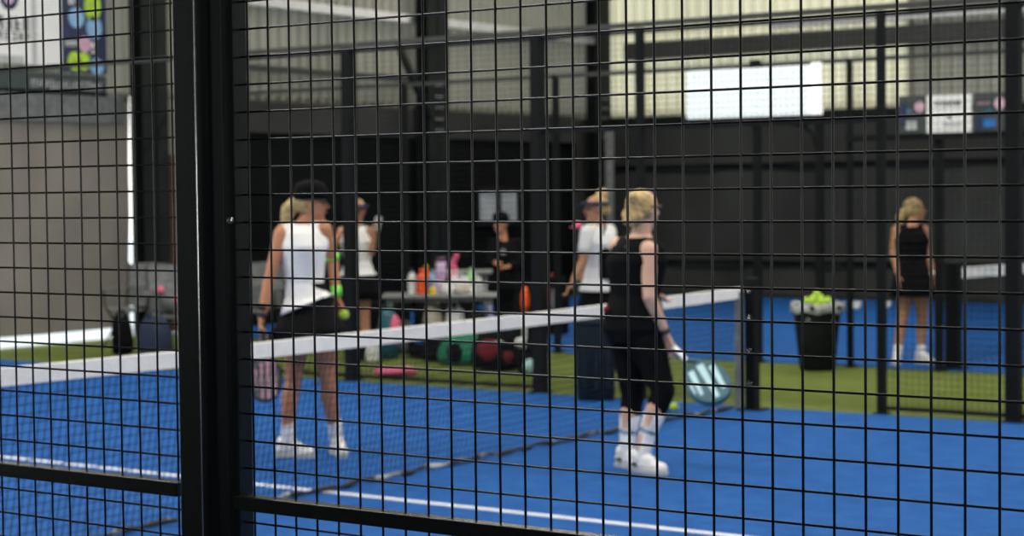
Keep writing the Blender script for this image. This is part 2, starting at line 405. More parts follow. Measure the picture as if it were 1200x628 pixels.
MB().tube([(wpost-.001, -.0592, 0), (wpost-.001, -.0592, 3.0)], .0016, 8).build('edge_highlight', M['steel'], e)  # pale metal strip standing in for the highlight along the post's corner
MB().box((-wpost-.04, -.08, -.02), (wpost+.04, .06, -.005), .002).build('base_plate', M['black'], e)
MB().box((wpost, YB-.012, 0), (wpost+.012, YB+.01, 3.0)).build('seam_strip', M['black'], e)
e2 = empty('mesh_fence_panel', (-1.35, 0, 0), 'black wire mesh fence panel on the near side, right of the thick black post', 'fence')
XA, XB = plane(263, 280, 1, -.02).x, plane(275, 280, 1, -.02).x
MB().box((XA+1.35, -.02, .0), (XB+1.35, .02, 3.0), .003).build('frame_upright', M['black'], e2)
p = plane(270, 258, 1, -.02)
bm_ = MB(); bm_.lathe((0, 0, 0), [(.001, 0), (.0075, 0), (.0085, .002), (.0075, .005), (.003, .0065), (.002, .004), (.0005, .004)], 18)
o = bm_.build('bolt', M['steel'], e2); o.rotation_euler = (math.pi/2, 0, 0); o.location = (p.x+1.35, -.02, p.z)
xs = [-2.295+1.35+.0499*k for k in range(46)]
zs = [1.539+.0499*k for k in range(-30, 30)]
wire_grid(xs, zs, rw, .03, 3.0, XB+1.35, 1.32).build('wire_mesh', M['wire'], e2)
MB().box((plane(274, 580, 1, -.03).x+1.35, -.034, 1.068), (1.32, -.006, 1.094), .002).build('rail', M['black'], e2)
MB().box((XB+1.35, -.034, .02), (1.32, -.006, .05), .002).build('rail', M['black'], e2)
MB().box((XB+1.35, -.034, 2.98), (1.32, -.006, 3.01), .002).build('rail', M['black'], e2)
MB().box((1.30, -.04, 0), (1.36, .02, 3.0), .003).build('frame_upright', M['black'], e2)
e = empty('fence_post', (-4.5, 0, 0), 'square black fence post at the far left end of the near mesh', 'post')

bpy.data.objects.remove(e)

# --- far side fence of this court
def post(x, y, h, w, label, d=None, name='fence_post', fixtures=True):
    e = empty(name, (x, y, 0), label, 'post', group=None); d = d or w
    MB().box((-w/2, -d/2, 0), (w/2, d/2, h), .004).build('tube', M['blackfar'], e)
    MB().box((-w/2-.02, -d/2-.03, 0), (w/2+.02, d/2+.03, .012), .002).build('base_plate', M['blackfar'], e)
    return e
fy = FARY+.06
for x, w, lab in ((-12.42, .08, 'black court fence post beyond the thick near post'),
                  (plane(411, 300, 1, fy).x, .1, 'black court fence post between the white tank woman and the phone woman'),
                  (plane(632, 300, 1, fy).x, .1, 'black court fence post right of the big bag pile, before the blue patch'),
                  (plane(750, 100, 1, fy).x, .06, 'thin black fence post behind the woman in the black tank, seen above her'),
                  (plane(1033, 300, 1, fy).x, .06, 'thin black fence post between the ball bin and the woman in the black dress'),
                  (plane(1188, 300, 1, fy).x, .1, 'wide black fence post at the right edge of the picture')):
    post(x, fy, 2.96, w, lab)
def far_panel(x0, x1, y, z0, z1, label, step=.05, r=.0018, loc=None):
    c = (x0+x1)/2
    e = empty('mesh_fence_panel', (c, y, 0), label, 'fence')
    n = int((x1-x0)/step); nz = int((z1-z0)/step)
    wire_grid([x0-c+step*k for k in range(1, n)], [z0+step*k for k in range(1, nz)], r, z0, z1, x0-c, x1-c, 3, False).build('wire_mesh', M['wirefar'], e)
    fr = MB()
    for z in (z0, z1-.03): MB().box((x0-c, -.015, z), (x1-c, .015, z+.03)).build('rail', M['blackfar'], e)
    return e
px_ = [plane(a, b, 1, fy).x for a, b in ((411, 300), (632, 300), (750, 100), (1033, 300), (1188, 300))]
far_panel(-12.37, px_[0]-.06, fy, .03, 2.95, 'far mesh panel behind the woman in the white tank top')
far_panel(px_[0]+.06, px_[1]-.06, fy, .03, 2.95, 'far mesh panel in front of the table and bags')
far_panel(px_[1]+.06, px_[2]-.04, fy, 2.15, 2.95, 'short mesh panel over the gap left of the woman in the white tee')
far_panel(px_[2]+.04, px_[3]-.04, fy, 2.15, 2.95, 'short mesh panel high over the open gateway and ball bin')
far_panel(px_[3]+.04, px_[4]-.06, fy, .03, 2.95, 'narrow far mesh panel in front of the woman in the black dress')
far_panel(px_[4]+.06, -2.6, fy, .03, 2.95, 'far mesh panel at the right edge beyond the wide post')

# --- neighbour court fence
for x, h, w, lab in ((-8.26, 2.92, .07, 'black post carrying the white light panel, behind the net post'),
                  (-7.6, 2.33, .07, 'shorter black post with a curved bracket, rising behind the ball bin'),
                  (-7.29, 2.9, .05, 'thin tall black post just right of the ball bin'),
                  (-6.41, 2.2, .07, 'black post below the printed banners, right of the woman in the black dress'),
                  (-15.0, 2.9, .06, 'black post of the next court in front of the left wall'),
                  (-12.6, 2.9, .06, 'black post of the next court behind the women in white'),
                  (-10.6, 2.9, .06, 'black post of the next court behind the table')):
    e = post(x, NBY, h, w, lab)
    if h == 2.33:
        MB().tube([(0, 0, 2.0), (-.06, 0, 2.2), (-.2, 0, 2.3), (-.36, 0, 2.32)], .03, 8).build('bracket', M['blackfar'], e)
        MB().box((-.45, -.03, 2.31), (.2, .03, 2.36)).build('top_plate', M['blackfar'], e)
e = empty('fence_top_rail', (-9, NBY, 2.88), 'thin dark rail along the tops of the next court\'s posts', 'rail')
MB().box((-7.2, -.02, -.02), (7, .02, .02)).build('tube', M['girt'], e)
e = empty('banner_rail', (-5.8, NBY-.06, 2.14), 'dark rail carrying the three printed banners', 'rail')
MB().box((-1.5, -.025, -.03), (1.6, .025, .03)).build('tube', M['blackfar'], e)
e = empty('fence_top_rail', (-9, fy, 2.97), 'thick grey rail along the top of the far mesh panels', 'rail')
MB().box((-6.5, -.035, 0), (7, .035, .04)).build('tube', M['girt'], e)

# light panel on the post
a = plane(805, 84, 1, NBY-.12); b_ = plane(963, 134, 1, NBY-.12)
e = empty('light_panel', ((a.x+b_.x)/2, NBY-.12, (a.z+b_.z)/2), 'long glowing white light panel fixed high on a dark post', 'lamp')
w, h = (b_.x-a.x)/2, (a.z-b_.z)/2
MB().box((-w, -.02, -h), (w-.1, .02, h), .008).build('diffuser', M['lamp'], e)
MB().box((w-.1, -.035, -h), (w, .03, h+.02), .01).build('end_cap', M['lampend'], e)
MB().box((-.05, .02, -h-.05), (.05, .06, h+.08)).build('bracket', M['blackfar'], e)

# printed banners
def banner(x0, x1, board, label, items):
    a = plane(x0, 113, 1, NBY-.1); b = plane(x1, 153, 1, NBY-.1)
    e = empty('banner', ((a.x+b.x)/2, NBY-.1, 2.17), label, 'banner')
    MB().box((a.x-(a.x+b.x)/2, -.006, 0), (b.x-(a.x+b.x)/2, .006, .345)).build('sheet', M[board], e)
    c = (a.x+b.x)/2
    rnd = random.Random(int(x0))
    for kind, px, py, sx, sy, m in items:
        p = plane(px, py, 1, NBY-.12)
        if kind == 'o': MB().disc((p.x-c, -.01, p.z-2.17), (1, 0, 0), (0, 0, 1), sx, sy, .006).build('printed_ball', M[m], e)
        elif kind == 'b': MB().box((p.x-c-sx, -.012, p.z-2.17-sy), (p.x-c+sx, -.006, p.z-2.17+sy)).build('printed_block', M[m], e)
        else:
            t = MB(); glyphs(t, rnd, p.x-c-sx, p.x-c+sx, p.z-2.17-sy, p.z-2.17+sy, lambda mb, a, b, c_, d: mb.box((a, -.011, c_), (b, -.006, d)), 8)
            t.build('lettering', M[m], e)
banner(1053, 1085, 'sign_dark', 'dark banner with a pink ball, left of the white banner', [('o', 1077, 125, .045, .05, 'sign_pink'), ('b', 1058, 135, .03, .1, 'sign_navy'), ('b', 1067, 147, .055, .04, 'window'), ('t', 1062, 130, .05, .02, 'sign_blue')])
banner(1086, 1139, 'sign_white', 'white printed banner between two dark banners', [('t', 1110, 121, .13, .022, 'ink'), ('o', 1112, 137, .018, .018, 'ink'), ('t', 1116, 146, .09, .014, 'window')])
banner(1141, 1180, 'sign_dark', 'dark banner with pink print and ball, right of the white banner', [('o', 1171, 121, .05, .055, 'sign_pink'), ('t', 1152, 121, .06, .014, 'sign_pink'), ('b', 1147, 143, .035, .07, 'sign_navy'), ('b', 1159, 144, .055, .035, 'bluebag'), ('b', 1158, 130, .035, .03, 'teal')])

# ------------------------------------------------------------------ net of this court
def net(x, ya, yb, h0, label, step=.045, n=3, tape=.08, slack=0.):
    e = empty('court_net', (x, ya, 0), label, 'net')
    L_ = yb-ya; sag = lambda y: h0 - .04*4*(y/L_)*(1-y/L_)
    mb = MB()
    for k in range(1, int(L_/step)):
        y = k*step; mb.tube([(-slack*math.sin(math.pi*y/L_)**.3, y, .03), (0, y, sag(y)-.05)], .0022, n)
    for j in range(1, int(h0/step)):
        z = h0-.05-j*step
        if z > .03: mb.tube([(-slack*(1-z/h0)*math.sin(math.pi*max(.002, t/12) if t < 12 else .006)**.3, L_*t/12, z-(h0-sag(L_*t/12))*(z/h0)) for t in range(13)], .0022, n)
    mb.build('netting', M['netcord'], e)
    t = MB(); K = 24
    t.rings([[V((sx*.016, L_*k/K, sag(L_*k/K)-tape*(1-q)+.0)) for sx, q in ((-1, 0), (1, 0), (1, 1), (-1, 1))] for k in range(K+1)], True, False)
    t.build('tape', M['nettape'], e)
    return e, L_
e, L_ = net(NETX, -.0, 9.9, .93, 'padel net with a white top tape stretched across the near blue court', slack=.17)
r_ = MB(); pts = []
for k in range(120):
    y = 9.85*k/119; pts.append((.02*math.sin(k*.9) - .17*max(0, math.sin(math.pi*y/9.9))**.3, y, .022+.006*math.sin(k*1.7)))
r_.tube(pts, [.014+.005*math.sin(k*2.1) for k in range(120)], 8); r_.build('bottom_rope', M['rope'], e)
MB().box((-.02, 9.83, .02), (.02, 9.9, .9)).build('end_strip', M['greybag'], e)
e = empty('net_post', (NETX+.05, 9.98, 0), 'short black post with bolts holding the far end of the white-taped net', 'post')
MB().box((-.04, -.05, 0), (.04, .05, 1.0), .004).build('tube', M['blackfar'], e)
MB().box((-.1, -.08, 0), (.1, .08, .015), .002).build('base_plate', M['blackfar'], e)
for z in (.2, .45, .7, .9):
    MB().ell((.0, -.055, z), (.012, .008, .012)).build('bolt', M['steel'], e)
# neighbour net
e, L_ = net(-6.35, NBY+.25, 23.5, .93, 'net with a white tape on the court behind, at the right', .045, 3, .1)
e = empty('net_post', (-6.35, NBY+.2, 0), 'dark net post of the court behind, right of the woman in the black dress', 'post')
MB().box((-.06, -.06, 0), (.06, .06, .98), .004).build('tube', M['blackfar'], e)
MB().box((-.12, -.09, 0), (.12, .09, .015), .002).build('base_plate', M['blackfar'], e)

# ------------------------------------------------------------------ people
def orient(f):                                   # frame with y = facing
    f = V((f[0], f[1], 0)).normalized(); r = V((f.y, -f.x, 0)); return r, f
def hand(mb, w, d, n, size=1., curl=.5, thumb=1):
    d = V(d).normalized(); n = V(n); n = (n - d*n.dot(d)).normalized(); l = d.cross(n)
    w = V(w); S = size
    pe = w + d*.085*S
    for q in (-.028, -.010, .010, .028): mb.cap(w + l*q*.6*S, .013*S, pe + l*q*S, .0115*S, 8)
    for q, ln, ex in ((-.031, .060, 0), (-.010, .074, .004), (.011, .078, .004), (.031, .068, 0)):
        p = pe + l*q*S; dd = d.copy(); rr = .0088*S
        for i, fr in enumerate((.45, .32, .25)):
            ang = curl*(.55 + .45*i); ax = l
            dd = (Matrix.Rotation(-ang if True else ang, 3, ax) @ dd)
            if dd.dot(n) < 0 and i == 0: dd = Matrix.Rotation(2*ang, 3, ax) @ dd
            p2 = p + dd*ln*fr*1.15*S; mb.cap(p, rr, p2, rr*.92, 8); p = p2; rr *= .93
    tb = w + d*.025*S + l*thumb*.025*S
    t1 = tb + (d*.55 + l*thumb*.6 + n*.45).normalized()*.042*S
    t2 = t1 + (d*.8 + n*(.3+.4*curl)).normalized()*.032*S
    mb.cap(tb, .014*S, t1, .0105*S, 8); mb.cap(t1, .0105*S, t2, .009*S, 8)
def ering(c, lat, fwd, a, b, n=20): return [V(c) + lat*a*math.cos(2*math.pi*k/n) + fwd*b*math.sin(2*math.pi*k/n) for k in range(n)]

def person(loc, s, ref, J, face, torso_face, label, skin, hair_fn, clothes_fn, hands, headk=1., toes=None):
    """J: joints as (px, py, away) measured in the frame of view, converted to metres about the foot point."""
    rz = TH
    e = empty('person', loc, label, 'person', rz)
    P = {k: V(((v[0]-ref[0])/s, v[2], (ref[1]-v[1])/s)) for k, v in J.items()}
    lat, fwd = orient(torso_face); hl, hf = orient(face)
    mb = MB()
    # torso rings
    T = []
    neck, chest, waist, hip = P['neck'], P['chest'], P['waist'], P['hip']
    for c, a, b in ((hip - V((0, 0, .09)), .13, .10), (hip, .175, .125), (hip*.5+waist*.5, .155, .11), (waist, .128, .09), (waist*.5+chest*.5, .145, .105), (chest, .165, .12), (chest*.45+neck*.55, .155, .09), (neck, .06, .055)):
        T.append((c, a, b))
    mb.rings([ering(c, lat, fwd, a*headk, b*headk) for c, a, b in T])
    nk = P['head'] - V((0, 0, .06))
    mb.cap(neck - V((0, 0, .05)), .06*headk, nk - hf*.01, .05*headk)
    for sd in 'lr':
        sh, el, wr = P['sh'+sd], P['el'+sd], P['wr'+sd]
        mb.cap(neck - V((0, 0, .035)), .045, sh, .05)
        mb.cap(sh, .052*headk, sh*.4+el*.6, .042*headk); mb.cap(sh*.4+el*.6, .042*headk, el, .036*headk); mb.cap(el, .038*headk, el*.6+wr*.4, .036*headk); mb.cap(el*.6+wr*.4, .036*headk, wr, .024*headk)
        hj, kn, an = P['hj'+sd], P['kn'+sd], P['an'+sd]
        mb.cap(hj, .088*headk, hj*.5+kn*.5, .073*headk); mb.cap(hj*.5+kn*.5, .073*headk, kn, .052*headk)
        mb.cap(kn, .052*headk, kn*.7+an*.3 - fwd*.012, .055*headk); mb.cap(kn*.7+an*.3 - fwd*.012, .055*headk, an, .034*headk)
        t = V((*toes[sd], 0)).normalized()
        mb.cap(an - V((0, 0, .03)), .031, V((an.x, an.y, .048)) + t*.11, .020); mb.cap(V((an.x, an.y, .05)), .028, V((an.x, an.y, .045)) - t*.035, .022)
        w, d, n, cu, th = hands[sd]
        hand(mb, P['wr'+sd] + V(d).normalized()*.01, d, n, .98, cu, th)
    # head
    hc = P['head']; k = headk
    R = Matrix((hl, hf, V((0, 0, 1)))).transposed()
    mb.ell(hc + V((0, 0, .025))*k - hf*.012*k, (.072*k, .092*k, .088*k), R)
    mb.ell(hc - V((0, 0, .03))*k + hf*.02*k, (.056*k, .066*k, .082*k), R)
    mb.cap(hc - V((0, 0, .098))*k + hf*.055*k, .017*k, hc - V((0, 0, .085))*k + hf*.06*k, .02*k)
    mb.cap(hc + V((0, 0, .018))*k + hf*.078*k, .008*k, hc - V((0, 0, .022))*k + hf*.10*k, .0125*k)
    for sg in (-1, 1):
        mb.ell(hc + hl*sg*.073*k - hf*.005*k - V((0, 0, .005))*k, (.009*k, .018*k, .03*k), R)
        mb.ell(hc + hl*sg*.035*k + hf*.055*k - V((0, 0, .018))*k, (.022*k, .02*k, .018*k), R)
    body = mb.blob('body', skin, e, .0065, 3)
    for sg in (-1, 1): MB().ell(hc + hl*sg*.028*k + hf*.078*k + V((0, 0, .006))*k, (.013*k, .008*k, .007*k), R).build('eye', M['eye'], e)
    MB().ell(hc + hf*.086*k - V((0, 0, .052))*k, (.021*k, .008*k, .008*k), R).build('mouth', M['lips'], e)
    ctx = dict(e=e, P=P, lat=lat, fwd=fwd, hl=hl, hf=hf, R=R, hc=hc, k=k, T=T)
    hair_fn(ctx); clothes_fn(ctx)
    return e, P, ctx

def shirt(c, m, off=.014, tilt=.0, hem=None, straps=True, sleeves=0, name='tank_top', flare=0.02):
    T = c['T']; P = c['P']; mb = MB(); k = c['k']
    rr = []
    hem_c = hem if hem is not None else T[1][0]
    rr.append(ering(hem_c, c['lat'], c['fwd'], (.165+off+flare)*k, (.125+off+flare)*k))
    rr[0] = [p + V((0, 0, tilt*(p.x-hem_c.x))) for p in rr[0]]
    for cc, a, b in T[2:6]:
        if cc.z > hem_c.z + .03: rr.append(ering(cc, c['lat'], c['fwd'], (a+off)*k, (b+off)*k))
    cc, a, b = T[6]; rr.append(ering(cc, c['lat'], c['fwd'], (a+off-.02)*k, (b+off+.004)*k))
    rr.append(ering(T[7][0] - V((0, 0, .015)), c['lat'], c['fwd'], .085*k, .07*k))
    mb.rings(rr)
    for sg in (-1, 1): mb.ell(T[5][0] + c['lat']*sg*.065 + c['fwd']*.075 + V((0, 0, .01)), (.07, .06, .065))
    for sd in 'lr':
        if straps: mb.cap(P['neck'] - V((0, 0, .045)), .055, P['sh'+sd]*.72 + P['neck']*.28 - V((0, 0, .01)), .055)
        if sleeves:
            mb.cap(P['sh'+sd]*.9+P['neck']*.1, .07, P['sh'+sd]*(1-sleeves)+P['el'+sd]*sleeves, .06)
            mb.cap(P['neck'] - V((0, 0, .045)), .06, P['sh'+sd], .062)
    return mb.blob(name, m, c['e'], .009, 3)
def skirt(c, m, length=.26, flare=.07, name='skirt', top=0.03):
    P = c['P']; k = c['k']; hip = P['hip']; r0 = []
    top_c = P['waist']*.45+hip*.55
    def rg(cc, a, b, w=0):
        return [V(cc) + c['lat']*a*math.cos(t)*(1+w*math.sin(9*t)) + c['fwd']*b*math.sin(t)*(1+w*math.sin(9*t)) for t in [2*math.pi*q/36 for q in range(36)]]
    rings = [rg(top_c + V((0, 0, top)), .148*k, .108*k), rg(top_c, .165*k, .125*k), rg(hip, .195*k, .15*k), rg(hip - V((0, 0, length*.5)), (.2+flare*.5)*k, (.16+flare*.5)*k, .02), rg(hip - V((0, 0, length)), (.2+flare)*k, (.165+flare)*k, .04),
             rg(hip - V((0, 0, length-.006)), (.19+flare)*k, (.155+flare)*k, .04), rg(hip - V((0, 0, .05)), .16*k, .12*k)]
    return MB().rings(rings).build(name, m, c['e'])
def limb_cover(c, name, m, segs, off=.008, vox=.008):
    mb = MB()
    for a, ra, b, rb in segs: mb.cap(a, ra+off, b, rb+off)
    return mb.blob(name, m, c['e'], vox, 2)
def shoes(c, toes, m=None, L=.2, mark=None, sides='lr'):
    for sd in sides:
        an = c['P']['an'+sd]; t = V((*toes[sd], 0)).normalized(); l = V((t.y, -t.x, 0)); z0 = c.get('fz', {}).get(sd, 0)
        tilt = c.get('tilt', {}).get(sd, 0)
        e = c['e']; b = V((an.x, an.y, z0))
        up = lambda d: V((0, 0, tilt*d))
        mb = MB()
        mb.cap(b + V((0, 0, .05)) - t*.045, .038, b + V((0, 0, .05)) + t*.05 + up(.05), .042)
        mb.cap(b + V((0, 0, .045)) + t*.05 + up(.05), .040, b + V((0, 0, .036)) + t*.15 + up(.15), .033)
        mb.cap(b + V((0, 0, .095)) - t*.03, .042, b + V((0, 0, .07)) + t*.06, .038)
        o = mb.blob('shoe', m or M['shoe'], e, .008, 2)
        s_ = MB(); pts = []
        for u, w in ((-.088, .012), (-.07, .032), (0, .037), (.08, .043), (.13, .042), (.17, .028), (.188, .01)):
            pts.append((u, w))
        out = [b + t*u + l*w + up(u) for u, w in pts] + [b + t*u - l*w + up(u) for u, w in pts[::-1]]
        s_.rings([out, [p + V((0, 0, .024)) for p in out]], True, False); s_.build('sole', M['sole'], o)
        if mark: MB().ell(b + V((0, 0, .05)) + l*mark*.036 - t*.02, (.03, .016, .014)).build('shoe_mark', M['darkmark'], o)
        sk = MB().cap(V((an.x, an.y, z0+.075)), .042, an + (c['P']['kn'+sd]-an)*c.get('sock', .25), .045)
        if c.get('sock', .25) > .5:
            q = c['P']['kn'+sd]; sk = MB().cap(V((an.x, an.y, z0+.075)), .042, an*.7+q*.3, .052); sk.cap(an*.7+q*.3, .052, an*.42+q*.58, .064)
        sk.build('sock', c.get('sockm', M['sock']), e)
def watch(c, sd, m=None, name='watch', r=.033, at=.0):
    w = c['P']['wr'+sd]; e_ = c['P']['el'+sd]; t = (w-e_).normalized(); p = w - t*(.02+at)
    o = MB().tube([p-t*.015, p+t*.015], r, 14).build(name, m or M['rubber'], c['e'])
    return o

def racket(loc, head_dir, face_n, label, frame_m, face_m, stripe_m, grip_m, stripes, headr=(.125, .145)):
    """Origin at the butt of the grip; head_dir points from grip to head, in world axes."""
    d = V(head_dir).normalized(); n = V(face_n); n = (n - d*n.dot(d)).normalized(); l = d.cross(n)
    e = empty('padel_racket', loc, label, 'racket')
    g = MB(); g.tube([d*0, d*.005, d*.12, d*.14], [.014, .017, .016, .014], 12); g.build('grip', grip_m, e)
    MB().tube([d*-.008, d*.004], .019, 12).build('butt_cap', M['rubber'], e)
    t = MB(); t.cap(d*.135, .013, d*.20 + l*.06, .012, 8); t.cap(d*.135, .013, d*.20 - l*.06, .012, 8); t.cap(d*.2-l*.06, .011, d*.2+l*.06, .011, 8)
    t.build('throat', frame_m, e)
    hc = d*(.19+headr[1]); N = 40; outer = []; inner = []
    for k in range(N):
        a = 2*math.pi*k/N; rx = headr[0]*(1 - .10*max(0, -math.sin(a))); 
        outer.append(hc + l*rx*math.cos(a) + d*headr[1]*math.sin(a)); inner.append(hc + l*(rx-.014)*math.cos(a) + d*(headr[1]-.014)*math.sin(a))
    fr = MB(); w = n*.019
    fr.rings([[p-w for p in inner], [p-w*.8 for p in outer], [p+w*.8 for p in outer], [p+w for p in inner]], False, False); fr.build('rim', frame_m, e)
    w2 = n*.0165
    MB().rings([[p-w2 for p in inner], [p+w2 for p in inner]], True, False).build('hitting_face', face_m, e)
    for (u0, v0, u1, v1, hw) in stripes:
        a = hc + l*u0 + d*v0; b = hc + l*u1 + d*v1; sd = n.cross((b-a).normalized())*hw
        MB().rings([[p-n*.0185 for p in (a-sd, b-sd*.6, b+sd*.6, a+sd)], [p+n*.0185 for p in (a-sd, b-sd*.6, b+sd*.6, a+sd)]], True, False).build('stripe', stripe_m, e)
    hb = MB()
    for i in range(-3, 4):
        for j in range(-3, 4):
            u, v = i*.03+(j % 2)*.015, j*.027
            if (u/headr[0])**2 + (v/headr[1])**2 < .62:
                hb.disc(hc + l*u + d*v, l, d, .004, .004, .0345, 8)
    hb.build('drilled_holes', M['rubber'], e)
    return e
def toworld(e, p): return e.location + Matrix.Rotation(TH, 3, 'Z') @ V(p)

# ---- woman in the white tank and black cap, behind the net
s1 = F/11.75; r1 = (350, 535); g1 = ground(350, 535)
toes1 = {'l': (.95, -.25), 'r': (.35, -.95)}
J1 = dict(head=(370, 241, 0), neck=(357, 262, .02), chest=(359, 290, 0), waist=(360, 332, 0), hip=(366, 366, 0),
          shl=(335, 275, -.02), ell=(321, 326, -.06), wrl=(312, 372, -.10), shr=(383, 270, .0), elr=(391, 308, .12), wrr=(395, 350, .1),
          hjl=(354, 378, 0), knl=(345, 448, -.02), anl=(337, 514, 0), hjr=(378, 378, 0), knr=(386, 446, -.02), anr=(393, 514, .1))
def hair1(c):
    hc, hf, hl, k, e = c['hc'], c['hf'], c['hl'], c['k'], c['e']
    mb = MB(); mb.ell(hc + V((0, 0, .02)) - hf*.03, (.082, .09, .095), c['R'])
    mb.cap(hc - hf*.085 + V((0, 0, .03)), .04, hc - hf*.15 - V((0, 0, .04)), .05); mb.cap(hc - hf*.15 - V((0, 0, .04)), .048, hc - hf*.175 - V((0, 0, .13)), .03)
    mb.cap(hc - hf*.175 - V((0, 0, .12)), .03, hc - hf*.22 - V((0, 0, .18)), .015)
    mb.blob('hair', M['blond'], e, .009, 2)
    cp = MB()
    cp.rings([[hc - hf*.01 + hl*(rx*math.cos(t)) + hf*(ry*math.sin(t)) + V((0, 0, z)) for t in [2*math.pi*q/28 for q in range(28)]] for rx, ry, z in ((.09, .108, .025), (.093, .112, .06), (.088, .104, .10), (.068, .08, .132), (.035, .042, .147), (.005, .006, .15))])
    o = cp.build('cap', M['blackcloth'], e)
    b = MB(); out = []
    for t in range(13):
        a = math.pi*t/12; out.append((math.cos(a)*.078, .09 + math.sin(a)*.085))
    top = [hc + hl*x + hf*y + V((0, 0, .043 - (y-.09)*.12 - x*x*2)) for x, y in out]
    b.rings([top, [p + V((0, 0, .006)) for p in top]], True, False); b.build('brim', M['blackcloth'], o)
    MB().ell(hc - hf*.01 + V((0, 0, .152)), (.008, .008, .005)).build('button', M['blackcloth'], o)
def cloth1(c):
    P = c['P']
    shirt(c, M['white'], .024, tilt=.42, hem=P['hip'] + V((0, 0, .055)), flare=.035)
    skirt(c, M['blackcloth'], .165, .10, top=.10)
    shoes(c, toes1, mark=-1)
    watch(c, 'l'); MB().tube([P['wrl']+V((.0, 0, .055)), P['wrl']+V((.003, 0, .085))], .034, 14).build('wristband', M['rubber'], c['e'])
    w = P['wrr']; MB().tube([w+V((0, 0, .0)), w+V((-.004, 0, .07))], .034, 14).build('wristband', M['lime'], c['e'])
    w = P['elr']; MB().tube([w+V((-.005, 0, -.0)), w+V((-.01, 0, .05))], .048, 14).build('elbow_band', M['lime'], c['e'])
e1, P1, c1_ = person(g1, s1, r1, J1, (1, -.06), (.85, .42), 'woman in a white tank top, black skirt and black cap standing behind the net', M['skin'], hair1, cloth1,
       dict(l=(0, (.05, -.1, -1), (1, -.3, 0), 1.15, 1), r=(0, (.3, .1, -.95), (-.6, -.5, -.2), .9, 1)), 1., toes1)
rl = toworld(e1, P1['wrl'] + V((.012, -.035, -.035)))
hd = Matrix.Rotation(TH, 3, 'Z') @ V((.03, -.10, -1)); fn = Matrix.Rotation(TH, 3, 'Z') @ V((.25, -1, .1))
racket(rl, hd, fn, 'black and pink striped padel racket hanging by the white tank woman\'s side', M['rubber'], M['greybag'], M['palepink'], M['rubber'],
       [(-.06, -.1, -.06, .11, .011), (-.02, -.12, -.02, .13, .012), (.02, -.1, .02, .12, .010), (.055, -.06, .055, .06, .007)], (.112, .15))
bl = toworld(e1, P1['wrr'] + V((.045, .0, -.115)))
def ball(loc, label, group=None, m='ball'):
    e = tag(MB().ell((0, 0, 0), (.033, .033, .033), None, 20, 14).build('padel_ball', M[m]), label, 'ball', group)
    e.location = loc; 
    c = MB(); pts = []
    for k in range(41):
        t = 2*math.pi*k/40; v = V((math.cos(t)+.35*math.cos(3*t), math.sin(t)-.35*math.sin(3*t), .9*math.sin(2*t))).normalized()*.0335; pts.append(v)
    c.tube(pts, .0012, 5); c.build('seam', M['sock'], e); return e
ball(bl, 'yellow-green ball held in the hand of the white tank woman')

# ---- woman in the black tank, walking on the near court
s2 = F/11.04; r2 = (745, 549); g2 = ground(745, 549)
toes2 = {'l': (.7, -.7), 'r': (.75, -.66)}
J2 = dict(head=(757, 247, 0), neck=(752, 276, 0), chest=(748, 306, 0), waist=(746, 346, 0), hip=(744, 385, 0),
          shl=(728, 290, .12), ell=(745, 335, .26), wrl=(768, 345, .34), shr=(760, 293, -.12), elr=(760, 346, -.17), wrr=(779, 390, -.12),
          hjl=(738, 398, .05), knl=(743, 462, .05), anl=(735, 528, .06), hjr=(757, 398, -.05), knr=(776, 456, -.12), anr=(750, 522, -.14))
def hair2(c):
    hc, hf, hl, e = c['hc'], c['hf'], c['hl'], c['e']
    mb = MB(); mb.ell(hc + V((0, 0, .025)) - hf*.03, (.087, .093, .10), c['R'])
    mb.cap(hc - hf*.07 - V((0, 0, .0)), .05, hc - hf*.08 - V((0, 0, .07)), .035)
    rnd = random.Random(5)
    for k in range(9): mb.ell(hc - hf*(.08+rnd.uniform(-.02, .03)) + hl*rnd.uniform(-.05, .05) + V((0, 0, rnd.uniform(-.06, .09))), (.035, .035, .035))
    mb.blob('hair', M['blond'], e, .009, 1)
    t = MB(); t.tube([hc + hl*.088*math.cos(a) + hf*.105*math.sin(a) + V((0, 0, .018)) for a in [math.radians(q) for q in range(-10, 191, 10)]], .006, 6)
    o = t.build('glasses', M['rubber'], e)
    for sg in (-1, 1): MB().ell(hc + hl*sg*.03 + hf*.098 + V((0, 0, .012)), (.024, .007, .018), c['R']).build('lens', M['darkmark'], o)
